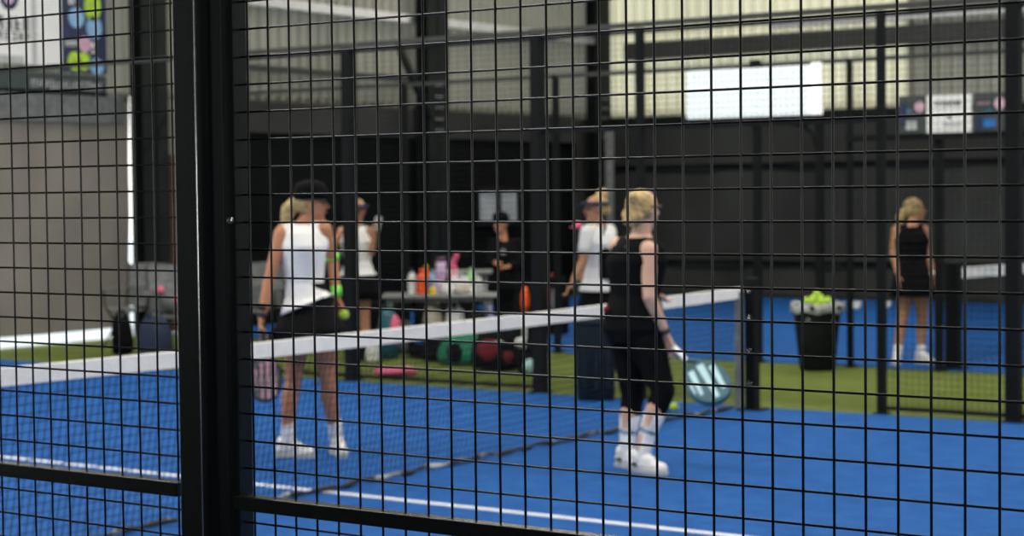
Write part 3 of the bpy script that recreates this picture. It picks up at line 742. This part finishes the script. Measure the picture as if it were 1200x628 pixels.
def cloth2(c):
    P = c['P']; k = c['k']
    shirt(c, M['blackcloth'], .022, hem=P['hip'] + V((0, 0, .07)), flare=.0)
    mb = MB(); T = c['T']
    mb.rings([ering(cc, c['lat'], c['fwd'], (a+.018)*k, (b+.02)*k) for cc, a, b in T[:4]])
    for sd in 'lr':
        hj, kn, an = P['hj'+sd], P['kn'+sd], P['an'+sd]; mid = kn*.72+an*.28
        mb.cap(hj, .112*k, hj*.5+kn*.5, .088*k); mb.cap(hj*.5+kn*.5, .088*k, kn, .067*k); mb.cap(kn, .067*k, mid, .064*k)
    mb.blob('leggings', M['blackcloth'], c['e'], .009, 3)
    c['sock'] = .62; c['fz'] = {'r': .0, 'l': 0}
    shoes(c, toes2, mark=1)
    for sd in 'lr':
        an, kn = P['an'+sd], P['kn'+sd]; t_ = (kn-an).normalized()
        for q in (.1, .15, .2): MB().tube([an + t_*q, an + t_*(q+.022)], .056, 14).build('sock_pattern', M['pattern'], c['e'])
    watch(c, 'r', r=.036)
    t = V(P['hip']) ; MB().ell(P['hip'] + V((-.165, -.05, .12)), (.02, .02, .022)).build('red_tag', M['red'], c['e'])
    nb = P['neck']; b = MB(); b.box((-.045, -.004, -.012), (.045, .004, .012)); o = b.build('logo', M['greybag'], c['e']); o.location = nb + V((-.05, -.095, -.075)); o.rotation_euler = (-.5, 0, -.1)
e2_, P2, c2_ = person(g2, s2, r2, J2, (.78, .62), (.62, .78), 'woman in a black tank top and leggings with high white socks, walking right', M['skin_pale'], hair2, cloth2,
       dict(l=(0, (.6, .3, -.3), (0, 0, -1), .7, 1), r=(0, (.35, -.1, -.95), (.5, .6, .3), 1.1, -1)), 1.08, toes2)
rl = toworld(e2_, P2['wrr'] + V((.04, -.01, -.07)))
hd = Matrix.Rotation(TH, 3, 'Z') @ V((.62, -.72, -.68)); fn = Matrix.Rotation(TH, 3, 'Z') @ V((.1, -1, .15))
racket(rl, hd, fn, 'teal and pale blue padel racket with a white grip, held low by the walking woman', M['teal'], M['teal'], M['paleblue'], M['sock'],
       [(-.085, -.07, -.05, .10, .02), (-.035, -.12, .015, .12, .022), (.03, -.12, .075, .05, .018), (.085, -.05, .1, .02, .008)], (.128, .155))

# ---- woman in the black dress on the far court
s3 = F/17.4; g3 = ground(1067, 426); r3 = (1067, 426)
toes3 = {'l': (-.3, -.95), 'r': (.4, -.9)}
J3 = dict(head=(1073, 245, 0), neck=(1069, 262, 0), chest=(1069, 281, 0), waist=(1069, 304, 0), hip=(1070, 325, 0),
          shl=(1051, 268, 0), ell=(1047, 295, 0), wrl=(1050, 318, -.08), shr=(1083, 268, 0), elr=(1088, 298, .02), wrr=(1093, 322, -.05),
          hjl=(1062, 330, 0), knl=(1058, 372, 0), anl=(1051, 415, 0), hjr=(1078, 330, 0), knr=(1081, 372, 0), anr=(1080, 415, 0))
def hair3(c):
    hc, hf, hl, e = c['hc'], c['hf'], c['hl'], c['e']
    mb = MB(); mb.ell(hc + V((0, 0, .025)) - hf*.025, (.085, .095, .10), c['R'])
    mb.cap(hc - hf*.08 + V((0, 0, .02)), .04, hc - hf*.14 - V((0, 0, .07)), .045); mb.cap(hc - hf*.14 - V((0, 0, .07)), .042, hc - hf*.15 - V((0, 0, .24)), .02)
    mb.blob('hair', M['blond'], e, .01, 2)
def cloth3(c):
    P = c['P']; shirt(c, M['blackcloth'], .018, hem=P['hip'] + V((0, 0, .02)), flare=.01, name='dress_top'); skirt(c, M['blackcloth'], .17, .03, top=.06)
    c['sock'] = .2; shoes(c, toes3); watch(c, 'r', M['sock'])
e3, P3, _ = person(g3, s3, r3, J3, (.9, -.3), (.25, -.95), 'woman in a black sleeveless dress with a long blond ponytail, standing on the court behind', M['skin_mid'], hair3, cloth3,
       dict(l=(0, (.1, -.2, -1), (1, -.3, 0), .4, 1), r=(0, (.1, -.2, -1), (-1, -.3, 0), .5, -1)), .97, toes3)

# ---- woman in white holding a phone, by the black screen
s4 = F/19.0; r4 = (421, 418); g4 = ground(421, 418)
toes4 = {'l': (.2, -.95), 'r': (.6, -.8)}
J4 = dict(head=(422, 247, 0), neck=(420, 265, 0), chest=(420, 284, 0), waist=(420, 306, 0), hip=(421, 328, 0),
          shl=(403, 271, 0), ell=(391, 294, -.05), wrl=(402, 277, -.18), shr=(433, 271, 0), elr=(437, 296, -.05), wrr=(442, 276, -.12),
          hjl=(415, 334, 0), knl=(415, 372, 0), anl=(413, 408, 0), hjr=(427, 334, 0), knr=(428, 372, 0), anr=(429, 408, 0))
def hair4(c):
    hc, hf, hl, e = c['hc'], c['hf'], c['hl'], c['e']
    mb = MB(); mb.ell(hc + V((0, 0, .03)) - hf*.03, (.084, .09, .095), c['R']); mb.ell(hc - hf*.06 + V((0, 0, .10)), (.04, .04, .04)); mb.blob('hair', M['blond_brown'], e, .01, 2)
    v = MB(); v.tube([hc - hf*.005 + hl*.092*math.cos(a) + hf*.11*math.sin(a) + V((0, 0, .045)) for a in [math.radians(q) for q in range(0, 361, 15)]], .016, 6)
    o = v.build('visor', M['navy'], e)
    out = [(math.cos(math.pi*t/12)*.078, .09 + math.sin(math.pi*t/12)*.08) for t in range(13)]
    top = [hc + hl*x + hf*y + V((0, 0, .04 - (y-.09)*.15 - x*x*2)) for x, y in out]
    MB().rings([top, [p + V((0, 0, .006)) for p in top]], True, False).build('brim', M['navy'], o)
def cloth4(c):
    P = c['P']; shirt(c, M['white'], .02, hem=P['hip'] + V((0, 0, .05)), flare=.02); skirt(c, M['blackcloth'], .2, .03, top=.06)
    c['sock'] = .2; shoes(c, toes4)
e4, P4, _ = person(g4, s4, r4, J4, (.35, -.93), (.35, -.93), 'woman in white tank and navy visor holding up a phone by the black screen', M['skin_mid'], hair4, cloth4,
       dict(l=(0, (.4, -.3, .8), (1, 0, -.3), .8, 1), r=(0, (.1, -.3, .9), (-1, -.2, 0), .9, -1)), .97, toes4)
o = tag(MB().box((-.037, -.004, -.075), (.037, .004, .075), .003).build('phone', M['phone']), 'small grey phone held up by the woman in the navy visor', 'phone')
o.location = toworld(e4, P4['wrr'] + V((.03, -.02, .12))); o.rotation_euler = (.3, .2, TH+.3)
MB().box((-.033, .0035, -.068), (.033, .0055, .068)).build('screen', M['darkmark'], o)

# ---- woman in the white tee and visor behind the blue-black bin
z5 = 15.6; s5 = F/z5; g5 = stand(703, z5); y5 = 229 + F*H/z5; r5 = (703, y5)
toes5 = {'l': (-.7, -.6), 'r': (-.6, -.7)}
J5 = dict(head=(699, 244, 0), neck=(703, 262, .02), chest=(704, 284, 0), waist=(705, 312, 0), hip=(706, 340, 0),
          shl=(689, 272, -.1), ell=(684, 305, -.14), wrl=(672, 326, -.2), shr=(717, 272, .12), elr=(716, 305, .22), wrr=(700, 322, .3),
          hjl=(701, 350, -.04), knl=(700, 400, -.06), anl=(699, y5-11, -.05), hjr=(711, 350, .06), knr=(712, 400, .04), anr=(713, y5-11, .05))
def hair5(c):
    hc, hf, hl, e = c['hc'], c['hf'], c['hl'], c['e']
    mb = MB(); mb.ell(hc + V((0, 0, .025)) - hf*.03, (.083, .09, .093), c['R']); mb.ell(hc - hf*.07 + V((0, 0, .12)), (.055, .055, .055)); mb.cap(hc - hf*.07 + V((0, 0, .1)), .045, hc - hf*.12 - V((0, 0, .02)), .03)
    mb.blob('hair', M['blond'], e, .01, 1)
    v = MB(); v.tube([hc - hf*.005 + hl*.092*math.cos(a) + hf*.11*math.sin(a) + V((0, 0, .045)) for a in [math.radians(q) for q in range(0, 361, 15)]], .018, 6)
    o = v.build('visor', M['navy'], e)
    out = [(math.cos(math.pi*t/12)*.078, .09 + math.sin(math.pi*t/12)*.085) for t in range(13)]
    top = [hc + hl*x + hf*y + V((0, 0, .04 - (y-.09)*.12 - x*x*2)) for x, y in out]
    MB().rings([top, [p + V((0, 0, .006)) for p in top]], True, False).build('brim', M['navy'], o)
def cloth5(c):
    P = c['P']; shirt(c, M['white'], .026, hem=P['hip'] + V((0, 0, .0)), flare=.03, sleeves=.55, name='t_shirt'); skirt(c, M['blackcloth'], .22, .05, top=.02)
    c['sock'] = .2; shoes(c, toes5)
e5, P5, c5 = person(g5, s5, r5, J5, (-.85, -.4), (-.75, -.5), 'woman in white tee and navy visor, hair in a bun, behind the tall bin', M['skin_mid'], hair5, cloth5,
       dict(l=(0, (-.5, -.3, -.8), (1, 0, -.2), .6, 1), r=(0, (-.8, .2, -.2), (0, -1, 0), .6, 1)), 1.0, toes5)
o = MB().box((-.09, -.05, -.13), (.09, .05, .13), .03).build('sling_bag', M['blackcloth']); tag(o, 'small black sling bag worn across the back of the white tee', 'bag')
o.location = toworld(e5, P5['waist'] + V((.075, -.13, .03))); o.rotation_euler = (0, 0, TH+.6)
MB().box((-.07, -.056, -.02), (.07, -.048, .05), .004).build('pocket', M['linerm'], o)
MB().tube([(-.06, 0, .12), (-.05, .03, .25), (0, .06, .33)], .012, 6).build('strap', M['blackcloth'], o)

# ---- person in black by the window, almost lost against the screen
z6 = 20.45; s6 = F/z6; g6 = stand(590, z6); y6 = 230 + F*H/z6; r6 = (590, y6)
toes6 = {'l': (-.5, -.8), 'r': (-.2, -.9)}
J6 = dict(head=(588, 262, 0), neck=(592, 280, .02), chest=(594, 298, 0), waist=(594, 318, 0), hip=(594, 338, 0),
          shl=(579, 286, 0), ell=(576, 306, -.05), wrl=(582, 306, -.24), shr=(608, 286, 0), elr=(608, 308, -.05), wrr=(596, 311, -.24),
          hjl=(588, 342, 0), knl=(588, 372, 0), anl=(587, y6-9, 0), hjr=(600, 342, 0), knr=(600, 372, 0), anr=(601, y6-9, 0))
def hair6(c):
    hc, hf, hl, e = c['hc'], c['hf'], c['hl'], c['e']
    mb = MB(); mb.ell(hc + V((0, 0, .03)) - hf*.035, (.085, .09, .095), c['R']); mb.cap(hc - hf*.06 + hl*.02, .06, hc - hf*.08 - V((0, 0, .12)), .05)
    mb.blob('hair', M['darkhair'], e, .01, 1)
    cp = MB(); cp.rings([[hc - hf*.01 + hl*(rx*math.cos(t)) + hf*(ry*math.sin(t)) + V((0, 0, z)) for t in [2*math.pi*q/28 for q in range(28)]] for rx, ry, z in ((.092, .11, .03), (.094, .112, .07), (.085, .1, .11), (.05, .06, .14), (.005, .006, .147))])
    cp.build('cap', M['blackcloth'], e)
def cloth6(c):
    P = c['P']; shirt(c, M['blackcloth'], .024, hem=P['hip'], flare=.03, sleeves=.95, name='sweatshirt'); mb = MB()
    for sd in 'lr': mb.cap(P['sh'+sd], .06, P['el'+sd], .055); mb.cap(P['el'+sd], .055, P['el'+sd]*.25+P['wr'+sd]*.75, .042)
    mb.blob('sleeves', M['blackcloth'], c['e'], .01, 2)
    mb = MB(); mb.rings([ering(cc, c['lat'], c['fwd'], a+.02, b+.02) for cc, a, b in c['T'][:4]])
    for sd in 'lr': mb.cap(P['hj'+sd], .105, P['kn'+sd], .075); mb.cap(P['kn'+sd], .075, P['an'+sd], .06)
    mb.blob('trousers', M['blackcloth'], c['e'], .01, 2)
    c['sock'] = .05; shoes(c, toes6, m=M['rubber'])
    MB().disc(P['chest'] + V((-.03, -.15, .04)), V((1, 0, 0)), V((0, 0, 1)), .03, .035, .01).build('badge', M['alu'], c['e'])
person(g6, s6, r6, J6, (-.45, -.9), (-.2, -.98), 'person dressed all in black behind the right end of the table, face and hands showing', M['skin'], hair6, cloth6,
       dict(l=(0, (.2, -.8, 0), (.3, 0, -1), .9, 1), r=(0, (-.4, -.8, 0), (0, 0, -1), .9, -1)), .97, toes6)

# ------------------------------------------------------------------ bins, balls
def bin_(loc, r0, r1, h, m, label, rz=0, square=False):
    e = empty('waste_bin', loc, label, 'bin', rz); n = 4 if square else 28; o_ = math.pi/4 if square else 0; k = 1.35 if square else 1
    mb = MB(); prof = [(r0-.01, 0), (r0, .01), (r0*.3+r1*.7, h*.7), (r1, h-.03), (r1, h), (r1-.015, h), (r1-.02, h-.03), (r0-.02, .03)]
    if square:
        rg = []
        for r, z in prof:
            q = []
            for cx, cy in ((1, 1), (-1, 1), (-1, -1), (1, -1)):
                for t in range(4):
                    a = {(1, 1): 0, (-1, 1): 90, (-1, -1): 180, (1, -1): 270}[(cx, cy)] + t*30
                    q.append(V((cx*r*.82 + r*.18*math.cos(math.radians(a)), cy*r*.82 + r*.18*math.sin(math.radians(a)), z)))
            rg.append(q)
        mb.rings(rg)
        mb.build('body', m, e)
        l = MB(); l.box((-r1-.01, -r1-.01, h-.05), (r1+.01, r1+.01, h-.02), .01); l.build('rim', m, e)
        for k in (-.5, 0, .5): MB().box((k*r1*1.1-.012, -r1-.004, .1), (k*r1*1.1+.012, -r0*.9, h-.1), .002).build('rib', m, e)
    else:
        mb.lathe((0, 0, 0), prof, n); mb.build('body', m, e)
        MB().lathe((0, 0, 0), [(r1, h-.05), (r1+.018, h-.045), (r1+.018, h), (r1, h)], n).build('rim', m, e)
    return e
gb = ground(958, 428) + V((.15, -.32, 0))
e = bin_(gb, .165, .225, .60, M['bin'], 'round black bin filled with yellow-green balls, lined with a plastic bag')
lm = MB(); rg = []
for r, z in ((.20, .45), (.215, .61), (.25, .615), (.255, .56), (.245, .53)):
    rg.append([V(((r+.012*math.sin(5*t+z*20)+.006*math.sin(11*t))*math.cos(t), (r+.012*math.sin(5*t+z*20)+.006*math.sin(11*t))*math.sin(t), z+.012*math.sin(7*t))) for t in [2*math.pi*k/48 for k in range(48)]])
lm.rings(rg, False); lm.build('liner', M['linerm'], e)
rnd = random.Random(2); n_ = 0; placed = []
proto = None
for lay, (zz, rr, cnt) in enumerate(((.585, .14, 11), (.59, .075, 6), (.635, .105, 8), (.665, .045, 4), (.70, .0, 1))):
    for k in range(cnt):
        a = 2*math.pi*k/cnt + lay*.4
        p = gb + V((rr*math.cos(a), rr*math.sin(a), zz + rnd.uniform(-.006, .006)))
        lab = 'yellow-green ball heaped in the round black bin'
        if proto is None: proto = ball(p, lab, 'balls heaped in the bin'); o = proto
        else: o = copy_tree(proto); o.location = p
        o.rotation_euler = (rnd.uniform(0, 6), rnd.uniform(0, 6), rnd.uniform(0, 6))
p = ground(790, 482); ball((p.x, p.y, .033), 'lone yellow-green ball on the blue court under the teal racket')
p = plane(790, 476, 1, 8.9); bpy.context.view_layer.update()
p = ground(1121, 423); ball((p.x, p.y, .033), 'yellow-green ball at the foot of the net post behind, at the right')
z7 = 14.75; g7 = stand(698, z7)
bin_(g7, .145, .17, .66, M['bin_blue'], 'tall square blue-black bin in the gateway behind the net', TH, True)

# ------------------------------------------------------------------ table, bench and things by the black screen
def flat_table(px0, px1, pyt, z, dep, label, name, leg_in=.08, m='alu'):
    a, b = depth_at(px0, pyt, z), depth_at(px1, pyt, z); c = (a+b)/2; w = (V((b.x, b.y))-V((a.x, a.y))).length/2; h = c.z
    e = empty(name, (c.x, c.y, 0), label, 'table', TH)
    MB().box((-w, -dep/2, h-.03), (w, dep/2, h), .006).build('top', M[m], e)
    MB().box((-w+.05, -dep/2+.04, h-.07), (w-.05, dep/2-.04, h-.03)).build('apron', M['greybag'], e)
    for sx in (-1, 1):
        for sy in (-1, 1): MB().tube([(sx*(w-leg_in), sy*(dep/2-.06), 0), (sx*(w-leg_in), sy*(dep/2-.06), h-.06)], .014, 8).build('leg', M['alu'], e)
    return e, h
TZ = 19.6
et, th_ = flat_table(449, 583, 344, TZ, .62, 'long grey folding table crowded with bottles and bags', 'folding_table')
et2, th2 = flat_table(505, 577, 317, 21.3, .5, 'taller grey table behind the crowded one', 'folding_table')
def on_table(px, dz=0.0): p = depth_at(px, 344, TZ + dz); return V((p.x, p.y, th_))
def bottle(px, dz, h, r, m, capm, label, shape='bottle'):
    e = empty('bottle' if shape != 'tumbler' else 'tumbler', on_table(px, dz), label, 'bottle', TH)
    if shape == 'tumbler':
        MB().lathe((0, 0, 0), [(r*.7, 0), (r*.75, .01), (r*.8, h*.4), (r, h*.5), (r, h*.9)], 20).build('body', M[m], e)
        MB().lathe((0, 0, 0), [(r*1.03, h*.87), (r*1.03, h*.96), (r*.6, h), (r*.1, h)], 20).build('lid', M[capm], e)
    else:
        MB().lathe((0, 0, 0), [(r*.9, 0), (r, .012), (r, h*.28), (r*.93, h*.32), (r, h*.38), (r, h*.66), (r*.8, h*.76), (r*.42, h*.84), (r*.4, h*.9)], 20).build('body', M[m], e)
        MB().lathe((0, 0, 0), [(r*.5, h*.88), (r*.5, h*.98), (r*.42, h), (r*.05, h)], 16).build('cap', M[capm], e)
    return e
bottle(483, 0, .27, .045, 'whitebag', 'navy', 'white bottle with a navy cap, leftmost on the long table')
bottle(495, -.05, .27, .055, 'orange', 'orange', 'large orange bottle on the long table')
bottle(500, .1, .30, .045, 'orange', 'yellow', 'orange bottle with a yellow cap behind the large orange one')
bottle(507, 0, .25, .045, 'sign_blue', 'sign_blue', 'pale blue bottle with a blue cap on the long table')
bottle(513, -.08, .18, .05, 'lilac', 'pink', 'short lilac bottle with a pink cap on the long table')
bottle(507, -.2, .09, .035, 'yellow', 'yellow', 'low yellow tub in front of the pale blue bottle')
bottle(517, .05, .39, .055, 'lilac', 'plum', 'tall lilac tumbler with a dark plum lid', 'tumbler')
bottle(531, .1, .29, .052, 'palepink', 'pink', 'pink tumbler with a bright pink lid', 'tumbler')
bottle(552, .1, .27, .05, 'mint', 'mint', 'mint green bottle standing among the white bags')
bottle(561, 0, .13, .05, 'window', 'sign_white', 'short grey jar with white lid at the right of the bags')
bottle(554, -.2, .08, .03, 'sign_white', 'sign_white', 'tiny white jar at the table edge below the mint bottle')
o = MB().ell((0, 0, 0), (.035, .05, .05)); o.cap((0, 0, .0), .03, (.05, 0, .09), .03)
e = tag(o.blob('hair_bow', M['pink'], None, .008, 2), 'bright pink knotted cloth on top of the pink tumbler', 'cloth'); e.location = on_table(531, .1) + V((0, 0, .31))
def sack(loc, r, h, m, label, name='shopping_bag', seed=0, cat='bag', handles=True, parts=()):
    rnd = random.Random(seed); e = empty(name, loc, label, cat, TH)
    mb = MB(); rg = []; ph = [rnd.uniform(0, 6) for _ in range(4)]
    for k, (q, z) in enumerate(((.7, 0), (.95, .03), (1.05, .3), (1, .6), (.85, .85), (.6, 1), (.2, .97))):
        rg.append([V((r[0]*q*math.cos(t)*(1+.08*math.sin(3*t+ph[0]+k)+.04*math.sin(7*t+ph[1])), r[1]*q*math.sin(t)*(1+.08*math.sin(4*t+ph[2]+k)), z*h*(1+.06*math.sin(2*t+ph[3])))) for t in [2*math.pi*j/28 for j in range(28)]])
    mb.rings(rg); mb.build('sack', M[m], e)
    if handles:
        for sg in (-1, 1): MB().tube([(-r[0]*.4, sg*r[1]*.3, h*.95), (-r[0]*.3, sg*r[1]*.35, h*1.12), (0, sg*r[1]*.3, h*1.18), (r[0]*.3, sg*r[1]*.35, h*1.12), (r[0]*.4, sg*r[1]*.3, h*.95)], .008, 6).build('handle', M[m], e)
    for nm, c, rr_, pm in parts: MB().ell(c, rr_).build(nm, M[pm], e)
    return e
sack(on_table(539, .05), (.12, .1), .17, 'whitebag', 'crumpled white plastic bag in the middle of the long table', seed=1)
sack(on_table(524, -.15), (.07, .07), .12, 'whitebag', 'small pale bag below the plum-lidded tumbler', seed=2, handles=False)
sack(on_table(546, -.12), (.10, .08), .10, 'beige', 'low cream packet in front of the white plastic bag', seed=3, handles=False, name='packet', cat='packet')
sack(on_table(558, .18), (.07, .07), .16, 'whitebag', 'white bag behind the short grey jar', seed=4)
def gsack(px, z, *a, **k): return sack(stand(px, z), *a, **k)
gsack(507, 19.5, (.11, .12), .50, 'beige', 'upright cream tote bag under the long table', seed=5)
gsack(533, 19.5, (.11, .12), .46, 'whitebag', 'bulky pale bag hanging low under the table, right of the cream tote', seed=6)
gsack(558, 19.6, (.10, .13), .40, 'greybag', 'dark grey backpack under the right half of the long table', seed=7, name='backpack')
gsack(474, 19.5, (.17, .14), .28, 'greybag', 'grey holdall under the left half of the long table', seed=8, name='holdall')
gsack(455, 18.8, (.11, .1), .48, 'teal', 'upright teal bag with pink side beside the phone woman', seed=9, name='tote_bag', parts=(('pink_panel', (.08, -.05, .28), (.06, .07, .16), 'pink'),))
gsack(540, 18.0, (.21, .14), .28, 'greenbag', 'green sports bag on the grass before the table', seed=10, name='sports_bag', parts=(('pocket', (-.05, -.12, .12), (.08, .05, .1), 'blackcloth'),))
gsack(583, 17.4, (.22, .17), .36, 'blackcloth', 'large black and red sports bag on the grass', seed=11, name='sports_bag', parts=(('red_panel', (-.08, -.17, .2), (.11, .03, .10), 'red'), ('red_panel', (.1, -.17, .13), (.05, .03, .06), 'red'), ('white_label', (.02, -.175, .27), (.05, .02, .015), 'linerm')))
gsack(516, 18.4, (.17, .13), .26, 'blackcloth', 'black sports bag left of the green one', seed=12, name='sports_bag')
gsack(497, 18.8, (.15, .12), .30, 'blackcloth', 'black rucksack with a blue pocket before the table', seed=13, name='rucksack', parts=(('pocket', (-.02, -.1, .2), (.09, .05, .07), 'bluebag'),))
gsack(560, 18.6, (.18, .14), .42, 'blackcloth', 'tall black rucksack behind the red and green bags', seed=20, name='rucksack')
gsack(619, 16.9, (.10, .12), .52, 'blackcloth', 'black racket bag with pale straps beside the fence post', seed=14, name='racket_bag', parts=(('strap', (-.03, -.11, .36), (.025, .02, .13), 'whitebag'), ('strap', (-.07, -.11, .3), (.05, .03, .05), 'whitebag'), ('pocket', (.02, -.12, .08), (.07, .04, .07), 'paleblue')))
gsack(598, 18.8, (.15, .13), .36, 'bluebag', 'blue cool bag behind the racket bag', seed=15, name='cool_bag')
for k_, (px, z, r_, h_, lab) in enumerate(((436, 20.2, .16, .5, 'black holdall behind the phone woman, left of the teal bag'), (468, 20.6, .12, .45, 'black bag behind the left legs of the long table'), (497, 20.5, .11, .5, 'black bag behind the cream tote bag'), (522, 20.6, .1, .45, 'black bag between the two tables, behind the pale bag'), (548, 20.4, .11, .5, 'black bag behind the dark grey backpack'), (390, 20.4, .2, .5, 'black bag behind the white tank woman'))):
    gsack(px, z, (r_, .11), h_, 'blackcloth', lab, seed=30+k_, name='holdall')
e = gsack(616, 18.3, (.12, .1), .72, 'blackcloth', 'black backpack with an orange flap, upright beside the fence post', seed=16, name='backpack', parts=(('orange_flap', (.0, -.08, .60), (.042, .05, .15), 'orange'),))
gsack(653, 21.8, (.15, .11), .66, 'blackcloth', 'tall black racket bag with red and grey stripes, between post and bin', seed=17, name='racket_bag', parts=(('red_stripe', (-.09, -.1, .45), (.025, .03, .12), 'red'), ('grey_stripe', (-.03, -.11, .4), (.035, .03, .17), 'linerm'), ('red_top', (-.02, -.02, .69), (.08, .06, .04), 'red')))
gsack(464, 17.0, (.19, .1), .07, 'pink', 'flat pink towel dropped on the green turf', seed=18, name='towel', handles=False, cat='towel')
gsack(437, 18.2, (.07, .06), .20, 'whitebag', 'white shoe bag near the feet of the phone woman', seed=19, name='shoe_bag')
gsack(432, 18.5, (.09, .08), .24, 'blackcloth', 'small black bag behind the white shoe bag', seed=24, name='shoe_bag')
# pink cap ball on the fence post hook
p = depth_at(677, 264, 15.9)
e = empty('cap', p, 'bright pink cap hooked on the fence just left of the white tee', 'cap', TH)
MB().ell((0, 0, 0), (.04, .04, .035)).build('crown', M['pink'], e)
MB().disc((-.03, -.02, -.015), (1, 0, 0), (0, 1, 0), .04, .035, .006).build('brim', M['pink'], e)

# camp chairs and bags at left
def camp_chair(loc, rz, m, label):
    e = empty('camp_chair', loc, label, 'chair', rz)
    s = MB(); s.rings([[V((x, y, .42 - .05*(1-(x/.26)**2) + t)) for x, y in [(-.26, -.22), (-.13, -.22), (0, -.22), (.13, -.22), (.26, -.22), (.26, .22), (.13, .22), (0, .22), (-.13, .22), (-.26, .22)]] for t in (0, .015)], True, False); s.build('seat', M[m], e)
    b = MB(); b.rings([[V((x, .24 + (z-.42)*.22 + .05*(1-(x/.27)**2)+t, z)) for x, z in [(-.27, .42), (0, .42), (.27, .42), (.27, .65), (.27, .9), (0, .92), (-.27, .9), (-.27, .65)]] for t in (0, .014)], True, False); b.build('backrest', M[m], e)
    for sx in (-1, 1):
        MB().tube([(sx*.27, -.25, 0), (-sx*.0+sx*.25, .24, .45), (sx*.27, .35, .92)], .012, 8).build('leg', M['rubber'], e)
        MB().tube([(sx*.27, .30, 0), (sx*.27, -.22, .45), (sx*.27, -.24, .62)], .012, 8).build('leg', M['rubber'], e)
        MB().box((sx*.27-.04, -.27, .62), (sx*.27+.04, .28, .645), .008).build('armrest', M[m], e)
    return e
camp_chair(stand(160, 20.9), TH-.3, 'greybag', 'dark grey camp chair before the bright gap in the canvas')
camp_chair(stand(203, 19.9), TH+.2, 'greybag', 'grey camp chair holding a pink-trimmed bag, beside the thick near post')
e = sack(stand(183, 19.0), (.17, .13), .42, 'navy', 'dark navy bag on the turf between the two camp chairs', seed=21, name='holdall')
p = stand(203, 19.9); e = sack(p + V((0, 0, .45)), (.15, .12), .28, 'greybag', 'grey bag with pink trim lying on a camp chair', seed=22, name='handbag', parts=(('pink_trim', (-.1, -.1, .22), (.04, .03, .04), 'pink'), ('pink_trim', (.08, -.1, .12), (.05, .03, .05), 'pink')))
e = sack(stand(143, 19.6), (.11, .1), .4, 'blackcloth', 'black rucksack at the left foot of the camp chairs', seed=23, name='rucksack')
e = camp_chair(stand(300, 20.6), TH-.1, 'greybag', 'grey camp chair behind the white tank woman, near the black screen')
# white bits by the far court
for px, lab in ((1003, 'small white cup on the turf right of the ball bin'), (1038, 'small white cup on the turf left of the black dress woman')):
    p = ground(px, 362 if px < 1020 else 361)
    e = empty('cup', (p.x, p.y, 0), lab, 'cup')
    MB().lathe((0, 0, 0), [(.05, 0), (.055, .01), (.08, .09), (.075, .09), (.045, .02)], 20).build('body', M['sign_white'], e)
    MB().lathe((0, 0, 0), [(.08, .085), (.085, .09), (.08, .10), (.074, .09)], 20).build('rim', M['sign_white'], e)

# ------------------------------------------------------------------ light
w = bpy.data.worlds.new('world'); sc.world = w; w.use_nodes = True
n = w.node_tree.nodes; L = w.node_tree.links; bg = n['Background']
tc = n.new('ShaderNodeTexCoord'); sp = n.new('ShaderNodeSeparateXYZ'); r = n.new('ShaderNodeValToRGB')
L.new(tc.outputs['Generated'], sp.inputs[0]); L.new(sp.outputs['Z'], r.inputs[0]); L.new(r.outputs[0], bg.inputs[0])
r.color_ramp.elements[0].color = (1, .99, .95, 1); r.color_ramp.elements[1].color = (.75, .88, 1, 1)
bg.inputs[1].default_value = 2.2
LAMP = 250
def area(name, loc, rot, sx, sy, power, col=(1, 1, 1)):
    d = bpy.data.lights.new(name, 'AREA'); d.shape = 'RECTANGLE'; d.size = sx; d.size_y = sy; d.energy = power; d.color = col
    o = bpy.data.objects.new(name, d); COL.objects.link(o); o.location = loc; o.rotation_euler = rot; return o
for x in (-13.5, -8.5, -3.5, 2):
    for y in (3, 9, 18): area('hall_lamp', (x, y, 7.6), (0, 0, 0), 3.5, 1.2, LAMP, (1, .945, .85))

area('added_fill_light', (7, -9.05, 2.5), (math.pi/2, 0, 0), 6.6, 4.8, 650, (.95, .98, 1))  # added light behind the camera, for front fill and wire highlights

vs = sc.view_settings; vs.view_transform = 'Standard'; vs.look = 'None'; vs.gamma = 1; vs.use_curve_mapping = False; vs.exposure = 0
sc.render.film_transparent = False
